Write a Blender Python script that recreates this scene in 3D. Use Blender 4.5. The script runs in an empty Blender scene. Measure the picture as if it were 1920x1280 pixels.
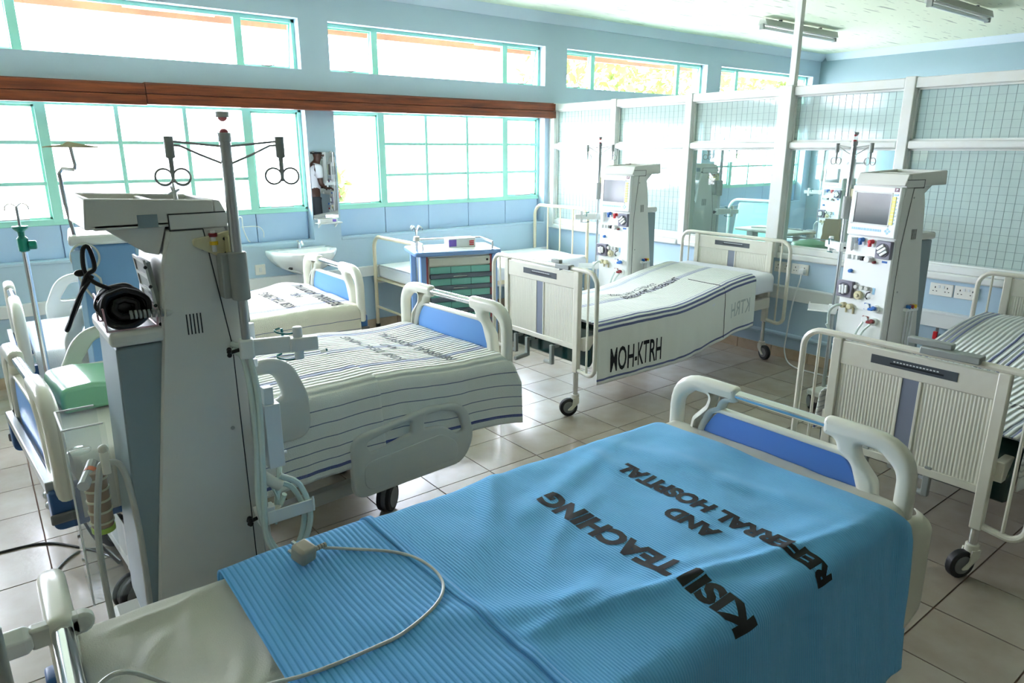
import bpy, bmesh, math, random
from mathutils import Vector, Matrix, noise
PI = math.pi
R = math.radians
random.seed(7)
SC = bpy.context.scene
C = SC.collection

# ---------------------------------------------------------------- camera, sky, exposure
cam_data = bpy.data.cameras.new('camera')
cam_data.sensor_width = 36.0
cam_data.lens = 1295 / 1920 * 36.0
cam_data.clip_start = 0.02
cam = bpy.data.objects.new('camera', cam_data)
C.objects.link(cam)
cam.location = (0, 0, 1.69)
cam.rotation_euler = (R(90 - 15.6), 0, R(-37.7))
SC.camera = cam

world = bpy.data.worlds.new('sky')
SC.world = world
world.use_nodes = True
bgn = world.node_tree.nodes['Background']
bgn.inputs['Color'].default_value = (1.0, 0.985, 1.16, 1)
bgn.inputs['Strength'].default_value = 9.0
SC.view_settings.view_transform = 'Standard'
SC.view_settings.look = 'None'
SC.view_settings.exposure = 1.98
SC.view_settings.gamma = 1.0
SC.view_settings.use_curve_mapping = False
SC.cycles.use_denoising = True
SC.cycles.max_bounces = 10
SC.cycles.diffuse_bounces = 6
SC.cycles.glossy_bounces = 4
SC.cycles.transparent_max_bounces = 16
SC.cycles.sample_clamp_indirect = 12


def portal(x0, x1, y, z0, z1, face):
    d = bpy.data.lights.new('daylight_portal', 'AREA')
    d.shape = 'RECTANGLE'
    d.size = x1 - x0
    d.size_y = z1 - z0
    d.cycles.is_portal = True
    o = bpy.data.objects.new('daylight_portal', d)
    C.objects.link(o)
    o.location = ((x0 + x1) / 2, y, (z0 + z1) / 2)
    o.rotation_euler = (R(-90), 0, 0) if face < 0 else (R(90), 0, 0)


for px0, px1, pz0, pz1 in ((-2.79, -0.36, 1.17, 2.02), (-0.04, 2.40, 1.17, 2.02), (2.68, 5.10, 1.17, 2.02),
                           (5.43, 7.87, 1.17, 2.02), (8.17, 10.4, 1.17, 2.02),
                           (-2.79, -0.36, 2.34, 2.73), (-0.04, 2.40, 2.34, 2.73), (2.67, 5.09, 2.34, 2.73),
                           (5.43, 7.87, 2.34, 2.73), (8.17, 10.4, 2.34, 2.73)):
    portal(px0, px1, 6.26, pz0, pz1, -1)


# ---------------------------------------------------------------- materials
def lin(c):
    c = c / 255.0
    return c / 12.92 if c <= 0.04045 else ((c + 0.055) / 1.055) ** 2.4


def col(rgb):
    return (lin(rgb[0]), lin(rgb[1]), lin(rgb[2]), 1.0)


MATS = {}


def mat(name, rgb, rough=0.5, metal=0.0, bump=None, mottle=None, spec=0.5, coat=0.0):
    if name in MATS:
        return MATS[name]
    m = bpy.data.materials.new(name)
    m.use_nodes = True
    nt = m.node_tree
    b = nt.nodes['Principled BSDF']
    b.inputs['Base Color'].default_value = col(rgb)
    b.inputs['Roughness'].default_value = rough
    b.inputs['Metallic'].default_value = metal
    b.inputs['Specular IOR Level'].default_value = spec
    if coat:
        b.inputs['Coat Weight'].default_value = coat
        b.inputs['Coat Roughness'].default_value = 0.08
    tc = nt.nodes.new('ShaderNodeTexCoord')
    if mottle:
        sc, amt, rgb2 = mottle
        n = nt.nodes.new('ShaderNodeTexNoise')
        n.inputs['Scale'].default_value = sc
        n.inputs['Detail'].default_value = 5
        nt.links.new(tc.outputs['Object'], n.inputs['Vector'])
        rp = nt.nodes.new('ShaderNodeMapRange')
        rp.inputs['From Min'].default_value = 0.38
        rp.inputs['From Max'].default_value = 0.68
        rp.inputs['To Max'].default_value = amt
        nt.links.new(n.outputs['Fac'], rp.inputs['Value'])
        mx = nt.nodes.new('ShaderNodeMix')
        mx.data_type = 'RGBA'
        mx.inputs['A'].default_value = col(rgb)
        mx.inputs['B'].default_value = col(rgb2)
        nt.links.new(rp.outputs['Result'], mx.inputs['Factor'])
        nt.links.new(mx.outputs['Result'], b.inputs['Base Color'])
    if bump:
        sc, st = bump
        n = nt.nodes.new('ShaderNodeTexNoise')
        n.inputs['Scale'].default_value = sc
        n.inputs['Detail'].default_value = 3
        nt.links.new(tc.outputs['Object'], n.inputs['Vector'])
        bp = nt.nodes.new('ShaderNodeBump')
        bp.inputs['Strength'].default_value = st
        bp.inputs['Distance'].default_value = 0.01
        nt.links.new(n.outputs['Fac'], bp.inputs['Height'])
        nt.links.new(bp.outputs['Normal'], b.inputs['Normal'])
    MATS[name] = m
    return m


def glass_mat(name, tint, clear, milky, gloss_rough=0.02, base=0.04):
    """sheet glass: part clear, part milky (scattering), fresnel gloss on top"""
    m = bpy.data.materials.new(name)
    m.use_nodes = True
    nt = m.node_tree
    nt.nodes.clear()
    out = nt.nodes.new('ShaderNodeOutputMaterial')
    tr = nt.nodes.new('ShaderNodeBsdfTransparent')
    tr.inputs['Color'].default_value = col(tint)
    body = tr.outputs[0]
    if milky > 0:
        tl = nt.nodes.new('ShaderNodeBsdfTranslucent')
        tl.inputs['Color'].default_value = col(tint)
        df = nt.nodes.new('ShaderNodeBsdfDiffuse')
        df.inputs['Color'].default_value = col(tint)
        m0 = nt.nodes.new('ShaderNodeMixShader')
        m0.inputs[0].default_value = 0.42
        nt.links.new(tl.outputs[0], m0.inputs[1])
        nt.links.new(df.outputs[0], m0.inputs[2])
        m1 = nt.nodes.new('ShaderNodeMixShader')
        m1.inputs[0].default_value = milky
        nt.links.new(tr.outputs[0], m1.inputs[1])
        nt.links.new(m0.outputs[0], m1.inputs[2])
        body = m1.outputs[0]
    gl = nt.nodes.new('ShaderNodeBsdfGlossy')
    gl.inputs['Roughness'].default_value = gloss_rough
    fr = nt.nodes.new('ShaderNodeFresnel')
    fr.inputs['IOR'].default_value = 1.5
    m2 = nt.nodes.new('ShaderNodeMixShader')
    geo = nt.nodes.new('ShaderNodeNewGeometry')
    fm = nt.nodes.new('ShaderNodeMath')          # gloss on the outer face only: no false total reflection inside the sheet
    fm.operation = 'MULTIPLY_ADD'
    nt.links.new(geo.outputs['Backfacing'], fm.inputs[0])
    fm.inputs[1].default_value = -1.0
    fm.inputs[2].default_value = 1.0
    fk = nt.nodes.new('ShaderNodeMath')
    fk.operation = 'MULTIPLY'
    nt.links.new(fm.outputs[0], fk.inputs[0])
    nt.links.new(fr.outputs[0], fk.inputs[1])
    nt.links.new(fk.outputs[0], m2.inputs[0])
    nt.links.new(body, m2.inputs[1])
    nt.links.new(gl.outputs[0], m2.inputs[2])
    nt.links.new(m2.outputs[0], out.inputs[0])
    MATS[name] = m
    return m


WALL = mat('wall_paint_blue', (180, 206, 223), 0.45, bump=(60, 0.05), mottle=(2.5, 0.25, (172, 198, 216)))
WALL_UP = mat('wall_paint_upper', (182, 204, 220), 0.5, bump=(60, 0.05), mottle=(2.0, 0.25, (174, 196, 212)))
APRON = mat('apron_panel_paint', (178, 206, 232), 0.4, mottle=(3, 0.3, (148, 190, 226)))
FRAME_T = mat('turquoise_frame_paint', (168, 232, 214), 0.4)
WOODBEAM = mat('varnished_wood', (120, 58, 34), 0.35, bump=(30, 0.1))
WHITEWOOD = mat('white_gloss_timber', (228, 232, 230), 0.35, mottle=(9, 0.3, (222, 216, 200)))
PVC = mat('white_pvc', (226, 230, 230), 0.35)
COVING = mat('coving_plaster', (205, 220, 232), 0.7)
SKIRT = mat('skirting_tile', (196, 176, 150), 0.3, mottle=(14, 0.5, (170, 146, 120)))
GROUT = mat('floor_grout', (120, 92, 76), 0.8)
CREAM_PL = mat('cream_plastic', (226, 225, 212), 0.3, coat=0.25)
CREAM_DK = mat('grey_cream_plastic', (200, 203, 196), 0.4)
BLUE_PANEL = mat('blue_board_panel', (104, 158, 224), 0.35)
BLUE_PANEL2 = mat('deep_blue_board_panel', (88, 134, 212), 0.35)
BLUE_BOX = mat('blue_corner_plastic', (52, 96, 150), 0.4)
CHROME = mat('chrome', (225, 228, 230), 0.12, 1.0)
STEEL = mat('brushed_steel', (178, 184, 184), 0.3, 1.0)
GREY_MET = mat('grey_painted_metal', (150, 156, 152), 0.4)
RUBBER = mat('black_rubber', (30, 32, 34), 0.5)
DKGREY = mat('dark_grey_plastic', (62, 66, 70), 0.45)
BLACK = mat('black_plastic', (8, 8, 10), 0.36)
WHEELGREY = mat('wheel_grey', (120, 122, 122), 0.5)
CREAM_MET = mat('cream_enamel_metal', (222, 220, 206), 0.3, coat=0.2, mottle=(18, 0.25, (206, 200, 182)))
IVORY_MET = mat('ivory_enamel_metal', (228, 216, 186), 0.3, coat=0.2)
RIB = mat('ribbed_panel_beige', (222, 221, 206), 0.45)
STRIPGREY = mat('grey_blue_strip', (128, 136, 152), 0.4)
LABELDK = mat('label_plate_dark', (78, 84, 88), 0.35)
LABELBK = mat('label_black', (22, 24, 26), 0.4)
GREEN_VINYL = mat('dark_green_vinyl', (14, 52, 50), 0.18, coat=0.3, bump=(5, 0.25))
SHEET_W = mat('white_cotton', (230, 234, 240), 0.85, bump=(160, 0.08))
SHEET_C = mat('cream_cotton', (206, 204, 190), 0.85, bump=(160, 0.08))
MACH = mat('machine_ivory', (212, 214, 210), 0.42)
MACH_W = mat('machine_white', (232, 236, 234), 0.38)
MACH_BX = mat('machine_rear_grey', (132, 150, 156), 0.45)
MACH_TR = mat('machine_tray_ivory', (212, 213, 206), 0.45)
SEAM = mat('seam_dark', (40, 46, 46), 0.6)
SCREEN = mat('screen_glass', (70, 80, 82), 0.12, spec=0.35)
YELLOW = mat('button_yellow', (236, 228, 110), 0.4)
LBLUE = mat('label_light_blue', (150, 198, 226), 0.4)
BLUE_C = mat('clamp_blue', (30, 104, 184), 0.35)
RED_C = mat('clamp_red', (206, 36, 44), 0.35)
DKRED = mat('dark_red', (132, 22, 28), 0.4)
YEL_C = mat('cap_yellow', (246, 206, 40), 0.35)
PUMP = mat('pump_grey', (124, 122, 136), 0.35)
PUMP_D = mat('pump_dark', (74, 74, 86), 0.35)
PURPLE = mat('logo_plum', (96, 22, 60), 0.4)
YELLOWED = mat('yellowed_plastic', (204, 198, 160), 0.45)
TEAL = mat('teal_clip', (18, 112, 112), 0.35)
TEALG = mat('teal_green_plastic', (18, 130, 110), 0.35)
HOSE = mat('milky_hose', (206, 222, 214), 0.25, coat=0.3)
CABLE_G = mat('cable_grey', (186, 190, 184), 0.4)
PLUG_T = mat('plug_beige', (170, 162, 146), 0.5)
BL_CAB = mat('blue_machine_paint', (112, 160, 206), 0.4)
BL_CAB_L = mat('pale_blue_machine_edge', (164, 198, 226), 0.4)
PORCELAIN = mat('porcelain', (240, 244, 242), 0.12, coat=0.5)
DRAWER = mat('mint_drawer', (120, 190, 176), 0.35)
DRAWER_F = mat('drawer_slate', (92, 104, 116), 0.4)
TROL = mat('trolley_blue', (128, 164, 214), 0.35)
TROL_R = mat('trolley_red_stripe', (164, 70, 72), 0.4)
TROL_C = mat('trolley_cream', (216, 218, 204), 0.4)
GREEN_PIL = mat('green_vinyl_pillow', (122, 182, 144), 0.4, coat=0.2)
WALL_FAR = mat('far_wall_dimmed_blue', (150, 176, 186), 0.6)  # blue wall paint with shade put into its colour, dimming the bright next room
WALL_BK = mat('unseen_wall_paint', (176, 176, 168), 0.6)
MINT = mat('mint_vinyl', (150, 222, 200), 0.45)
BROWNJ = mat('filter_brown', (150, 118, 84), 0.5)
LIME = mat('lime_cap', (176, 208, 60), 0.4)
ORANGE = mat('orange_cap', (232, 110, 40), 0.4)
PINKWIRE = mat('pinkish_wire', (206, 170, 180), 0.35, 0.3)
PAPER = mat('brown_paper', (190, 160, 116), 0.8, bump=(20, 0.3))
INK = mat('black_ink', (26, 28, 32), 0.8)
INK_F = mat('faded_ink', (96, 100, 106), 0.85)
INK_G = mat('ghost_ink', (186, 196, 194), 0.85)
SKIN = mat('dark_skin', (74, 48, 36), 0.5)
SHIRT = mat('white_shirt', (226, 228, 232), 0.8)
TROUSER = mat('charcoal_trousers', (48, 54, 58), 0.8)
HAIR = mat('black_hair', (14, 12, 11), 0.8)
SHOE = mat('black_shoe', (18, 18, 19), 0.35)
FASCIA = mat('fascia_brown', (112, 70, 52), 0.6, mottle=(3, 0.6, (150, 100, 70)))
CREAMB = mat('cream_board', (222, 214, 150), 0.6)
GROUND = mat('concrete_ground', (206, 204, 196), 0.9)
OUTWALL = mat('outside_wall', (226, 220, 204), 0.9)
OUTROOF = mat('outside_roof', (190, 186, 178), 0.9)
LEAF = mat('leaf_green', (60, 78, 30), 0.7)
GAUZE = mat('socket_white', (236, 236, 228), 0.35)
MIRROR = mat('mirror_silver', (232, 238, 238), 0.01, 1.0)
GLASS_W = glass_mat('window_glass', (250, 253, 252), 1, 0)
GLASS_C = glass_mat('clear_partition_glass', (238, 248, 246), 1, 0.05)
GLASS_O = glass_mat('wired_cast_glass', (234, 243, 240), 1, 0.48, 0.07)
ACRYL = glass_mat('clear_acrylic', (248, 250, 250), 1, 0.02)
LAMPGL = glass_mat('lamp_glass', (240, 240, 240), 1, 0.15)
WIRE = mat('embedded_wire', (120, 130, 128), 0.4, 0.6)


def wood_nodes(m, c1, c2, sc=(0.6, 9, 9)):
    nt = m.node_tree
    b = nt.nodes['Principled BSDF']
    tc = nt.nodes.new('ShaderNodeTexCoord')
    mp = nt.nodes.new('ShaderNodeMapping')
    mp.inputs['Scale'].default_value = sc
    n = nt.nodes.new('ShaderNodeTexNoise')
    n.inputs['Scale'].default_value = 3
    n.inputs['Detail'].default_value = 8
    n.inputs['Roughness'].default_value = 0.65
    rp = nt.nodes.new('ShaderNodeValToRGB')
    rp.color_ramp.elements[0].position = 0.36
    rp.color_ramp.elements[0].color = col(c1)
    rp.color_ramp.elements[1].position = 0.66
    rp.color_ramp.elements[1].color = col(c2)
    nt.links.new(tc.outputs['Object'], mp.inputs['Vector'])
    nt.links.new(mp.outputs[0], n.inputs['Vector'])
    nt.links.new(n.outputs['Fac'], rp.inputs['Fac'])
    nt.links.new(rp.outputs['Color'], b.inputs['Base Color'])


wood_nodes(WOODBEAM, (92, 42, 26), (150, 78, 44))


def tile_mat(name, rgb, rgb2, rough):
    m = mat(name, rgb, rough, coat=0.1)
    nt = m.node_tree
    b = nt.nodes['Principled BSDF']
    oi = nt.nodes.new('ShaderNodeObjectInfo')
    tc = nt.nodes.new('ShaderNodeTexCoord')
    ad = nt.nodes.new('ShaderNodeVectorMath')
    ad.operation = 'ADD'
    nt.links.new(tc.outputs['Object'], ad.inputs[0])
    nt.links.new(oi.outputs['Location'], ad.inputs[1])
    n = nt.nodes.new('ShaderNodeTexNoise')
    n.inputs['Scale'].default_value = 6
    n.inputs['Detail'].default_value = 6
    nt.links.new(ad.outputs[0], n.inputs['Vector'])
    sm = nt.nodes.new('ShaderNodeMath')
    sm.operation = 'MULTIPLY_ADD'
    nt.links.new(oi.outputs['Random'], sm.inputs[0])
    sm.inputs[1].default_value = 0.35
    nt.links.new(n.outputs['Fac'], sm.inputs[2])
    mr = nt.nodes.new('ShaderNodeMapRange')
    mr.inputs['From Min'].default_value = 0.35
    mr.inputs['From Max'].default_value = 1.0
    nt.links.new(sm.outputs[0], mr.inputs['Value'])
    mx = nt.nodes.new('ShaderNodeMix')
    mx.data_type = 'RGBA'
    mx.inputs['A'].default_value = col(rgb)
    mx.inputs['B'].default_value = col(rgb2)
    nt.links.new(mr.outputs[0], mx.inputs['Factor'])
    nt.links.new(mx.outputs['Result'], b.inputs['Base Color'])
    bp = nt.nodes.new('ShaderNodeBump')
    bp.inputs['Strength'].default_value = 0.06
    bp.inputs['Distance'].default_value = 0.01
    n2 = nt.nodes.new('ShaderNodeTexNoise')
    n2.inputs['Scale'].default_value = 40
    nt.links.new(ad.outputs[0], n2.inputs['Vector'])
    nt.links.new(n2.outputs['Fac'], bp.inputs['Height'])
    nt.links.new(bp.outputs[0], b.inputs['Normal'])
    return m


TILE = tile_mat('ceramic_floor_tile', (176, 168, 155), (154, 142, 126), 0.27)


def stripe_mat(name, base, stripes, ribs=0.0, rough=0.9, rib_limit=9.0, weave=0.0, rib_axis=0, blotch=None, ribcol=None, bump_st=0.7):
    """woven cloth; UV is in metres (u across the cloth, v along it); stripes = [(u, half width, rgb)]"""
    m = mat(name, base, rough)
    nt = m.node_tree
    b = nt.nodes['Principled BSDF']
    b.inputs['Specular IOR Level'].default_value = 0.2
    b.inputs['Sheen Weight'].default_value = 0.15
    uv = nt.nodes.new('ShaderNodeUVMap')
    sp = nt.nodes.new('ShaderNodeSeparateXYZ')
    nt.links.new(uv.outputs[0], sp.inputs[0])
    cur = None
    rgbn = nt.nodes.new('ShaderNodeRGB')
    rgbn.outputs[0].default_value = col(base)
    cur = rgbn.outputs[0]
    wob = nt.nodes.new('ShaderNodeTexNoise')
    wob.inputs['Scale'].default_value = 400
    nt.links.new(uv.outputs[0], wob.inputs['Vector'])
    if blotch:
        nb = nt.nodes.new('ShaderNodeTexNoise')
        nb.inputs['Scale'].default_value = blotch[0]
        nb.inputs['Detail'].default_value = 4
        nt.links.new(uv.outputs[0], nb.inputs['Vector'])
        mr = nt.nodes.new('ShaderNodeMapRange')
        mr.inputs['From Min'].default_value = blotch[1]
        mr.inputs['From Max'].default_value = blotch[1] + 0.12
        mr.inputs['To Max'].default_value = blotch[2]
        nt.links.new(nb.outputs['Fac'], mr.inputs['Value'])
        mx = nt.nodes.new('ShaderNodeMix')
        mx.data_type = 'RGBA'
        nt.links.new(mr.outputs[0], mx.inputs['Factor'])
        nt.links.new(cur, mx.inputs['A'])
        mx.inputs['B'].default_value = col(blotch[3])
        cur = mx.outputs['Result']
    groups = {}
    for u, w, rgb in stripes:
        groups.setdefault(rgb, []).append((u, w))
    for rgb, lst in groups.items():
        acc = None
        for u, w in lst:
            cm = nt.nodes.new('ShaderNodeMath')
            cm.operation = 'COMPARE'
            nt.links.new(sp.outputs['X'], cm.inputs[0])
            cm.inputs[1].default_value = u
            cm.inputs[2].default_value = w
            if acc is None:
                acc = cm.outputs[0]
            else:
                ad = nt.nodes.new('ShaderNodeMath')
                ad.operation = 'MAXIMUM'
                nt.links.new(acc, ad.inputs[0])
                nt.links.new(cm.outputs[0], ad.inputs[1])
                acc = ad.outputs[0]
        ml = nt.nodes.new('ShaderNodeMath')
        ml.operation = 'MULTIPLY'
        nt.links.new(acc, ml.inputs[0])
        wr = nt.nodes.new('ShaderNodeMapRange')
        wr.inputs['From Min'].default_value = 0.3
        wr.inputs['From Max'].default_value = 0.6
        wr.inputs['To Min'].default_value = 0.6
        nt.links.new(wob.outputs['Fac'], wr.inputs['Value'])
        nt.links.new(wr.outputs[0], ml.inputs[1])
        mx = nt.nodes.new('ShaderNodeMix')
        mx.data_type = 'RGBA'
        nt.links.new(ml.outputs[0], mx.inputs['Factor'])
        nt.links.new(cur, mx.inputs['A'])
        mx.inputs['B'].default_value = col(rgb)
        cur = mx.outputs['Result']
    RIBCOL = nt.nodes.new('ShaderNodeMix')
    RIBCOL.data_type = 'RGBA'
    RIBCOL.inputs['Factor'].default_value = 0
    nt.links.new(cur, RIBCOL.inputs['A'])
    RIBCOL.inputs['B'].default_value = col(ribcol or base)
    nt.links.new(RIBCOL.outputs['Result'], b.inputs['Base Color'])
    bp = nt.nodes.new('ShaderNodeBump')
    bp.inputs['Distance'].default_value = 0.006
    bp.inputs['Strength'].default_value = bump_st
    h = None
    if ribs:
        sn = nt.nodes.new('ShaderNodeMath')
        sn.operation = 'MULTIPLY'
        nt.links.new(sp.outputs['X' if rib_axis == 0 else 'Y'], sn.inputs[0])
        sn.inputs[1].default_value = 2 * PI / ribs
        s2 = nt.nodes.new('ShaderNodeMath')
        s2.operation = 'SINE'
        nt.links.new(sn.outputs[0], s2.inputs[0])
        ab = nt.nodes.new('ShaderNodeMath')
        ab.operation = 'ABSOLUTE'
        nt.links.new(sp.outputs['X'], ab.inputs[0])
        lt = nt.nodes.new('ShaderNodeMath')
        lt.operation = 'LESS_THAN'
        nt.links.new(ab.outputs[0], lt.inputs[0])
        lt.inputs[1].default_value = rib_limit
        mu = nt.nodes.new('ShaderNodeMath')
        mu.operation = 'MULTIPLY'
        nt.links.new(s2.outputs[0], mu.inputs[0])
        nt.links.new(lt.outputs[0], mu.inputs[1])
        h = mu.outputs[0]
        if ribcol:
            rr = nt.nodes.new('ShaderNodeMapRange')
            rr.inputs['From Min'].default_value = -0.35
            rr.inputs['From Max'].default_value = -0.9
            rr.inputs['To Max'].default_value = 0.8
            nt.links.new(h, rr.inputs['Value'])
            nt.links.new(rr.outputs[0], RIBCOL.inputs['Factor'])
    wv = nt.nodes.new('ShaderNodeTexNoise')
    wv.inputs['Scale'].default_value = 260
    wv.inputs['Detail'].default_value = 1
    nt.links.new(uv.outputs[0], wv.inputs['Vector'])
    if weave:
        ck = nt.nodes.new('ShaderNodeTexChecker')
        ck.inputs['Scale'].default_value = 1 / weave
        nt.links.new(uv.outputs[0], ck.inputs['Vector'])
        ad = nt.nodes.new('ShaderNodeMath')
        nt.links.new(ck.outputs['Fac'], ad.inputs[0])
        nt.links.new(wv.outputs['Fac'], ad.inputs[1])
        wout = ad.outputs[0]
    else:
        wout = wv.outputs['Fac']
    if h is None:
        nt.links.new(wout, bp.inputs['Height'])
    else:
        ad = nt.nodes.new('ShaderNodeMath')
        ad.operation = 'MULTIPLY_ADD'
        nt.links.new(wout, ad.inputs[0])
        ad.inputs[1].default_value = 0.5
        nt.links.new(h, ad.inputs[2])
        nt.links.new(ad.outputs[0], bp.inputs['Height'])
    nt.links.new(bp.outputs[0], b.inputs['Normal'])
    return m


def leaf_nodes():
    nt = LEAF.node_tree
    b = nt.nodes['Principled BSDF']
    out = nt.nodes['Material Output']
    tl = nt.nodes.new('ShaderNodeBsdfTranslucent')
    tl.inputs['Color'].default_value = col((92, 108, 40))
    mx = nt.nodes.new('ShaderNodeMixShader')
    mx.inputs[0].default_value = 0.45
    nt.links.new(b.outputs[0], mx.inputs[1])
    nt.links.new(tl.outputs[0], mx.inputs[2])
    nt.links.new(mx.outputs[0], out.inputs[0])


leaf_nodes()

# ceiling boards: pale fissured boards
CEIL = mat('ceiling_board', (222, 228, 208), 0.85)


def ceil_nodes():
    nt = CEIL.node_tree
    b = nt.nodes['Principled BSDF']
    tc = nt.nodes.new('ShaderNodeTexCoord')
    cur = None
    acc = None
    for seed, sx, sy, thr in ((0.0, 2.6, 34, 0.835), (7.3, 1.6, 26, 0.84), (3.1, 5.0, 50, 0.85)):
        mp = nt.nodes.new('ShaderNodeMapping')
        mp.inputs['Location'].default_value = (seed, seed * 1.7, 0)
        mp.inputs['Scale'].default_value = (sx, sy, 1)
        n = nt.nodes.new('ShaderNodeTexVoronoi')
        n.voronoi_dimensions = '2D'
        n.inputs['Scale'].default_value = 1
        nt.links.new(tc.outputs['Object'], mp.inputs['Vector'])
        n2 = nt.nodes.new('ShaderNodeTexNoise')
        n2.noise_dimensions = '2D'
        n2.inputs['Scale'].default_value = 1
        n2.inputs['Detail'].default_value = 0
        nt.links.new(mp.outputs[0], n2.inputs['Vector'])
        gt = nt.nodes.new('ShaderNodeMapRange')
        gt.inputs['From Min'].default_value = thr
        gt.inputs['From Max'].default_value = thr + 0.02
        nt.links.new(n2.outputs['Fac'], gt.inputs['Value'])
        nt.nodes.remove(n)
        if acc is None:
            acc = gt.outputs[0]
        else:
            mxm = nt.nodes.new('ShaderNodeMath')
            mxm.operation = 'MAXIMUM'
            nt.links.new(acc, mxm.inputs[0])
            nt.links.new(gt.outputs[0], mxm.inputs[1])
            acc = mxm.outputs[0]
    mx = nt.nodes.new('ShaderNodeMix')
    mx.data_type = 'RGBA'
    ml = nt.nodes.new('ShaderNodeMath')
    ml.operation = 'MULTIPLY'
    nt.links.new(acc, ml.inputs[0])
    ml.inputs[1].default_value = 0.7
    nt.links.new(ml.outputs[0], mx.inputs['Factor'])
    mx.inputs['A'].default_value = col((222, 230, 208))
    mx.inputs['B'].default_value = col((120, 128, 118))
    nt.links.new(mx.outputs['Result'], b.inputs['Base Color'])


ceil_nodes()


# ---------------------------------------------------------------- mesh helpers
def smooth_pts(pts, k=6, closed=False):
    P = [Vector(p) for p in pts]
    n = len(P)
    out = []
    rng = range(n) if closed else range(n - 1)
    for i in rng:
        p1, p2 = P[i], P[(i + 1) % n]
        p0 = P[(i - 1) % n] if (closed or i > 0) else p1 * 2 - p2
        p3 = P[(i + 2) % n] if (closed or i + 2 < n) else p2 * 2 - p1
        for j in range(k):
            t = j / k
            out.append(0.5 * ((2 * p1) + (p2 - p0) * t + (2 * p0 - 5 * p1 + 4 * p2 - p3) * t * t + (3 * p1 - p0 - 3 * p2 + p3) * t ** 3))
    if not closed:
        out.append(P[-1])
    return out


def fillet(pts, seg=6):
    """pts = [(x, y, radius)] closed polygon -> rounded polygon"""
    out = []
    n = len(pts)
    for i in range(n):
        a, b, c = Vector(pts[i - 1][:2]), Vector(pts[i][:2]), Vector(pts[(i + 1) % n][:2])
        r = pts[i][2] if len(pts[i]) > 2 else 0
        if r <= 0:
            out.append((b.x, b.y))
            continue
        d1, d2 = (a - b), (c - b)
        l1, l2 = d1.length, d2.length
        d1.normalize()
        d2.normalize()
        ang = d1.angle(d2)
        t = min(r / math.tan(ang / 2), l1 * 0.499, l2 * 0.499)
        p1, p2 = b + d1 * t, b + d2 * t
        for j in range(seg + 1):
            s = j / seg
            q = p1 * (1 - s) ** 2 + b * 2 * s * (1 - s) + p2 * s * s
            out.append((q.x, q.y))
    return out


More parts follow.
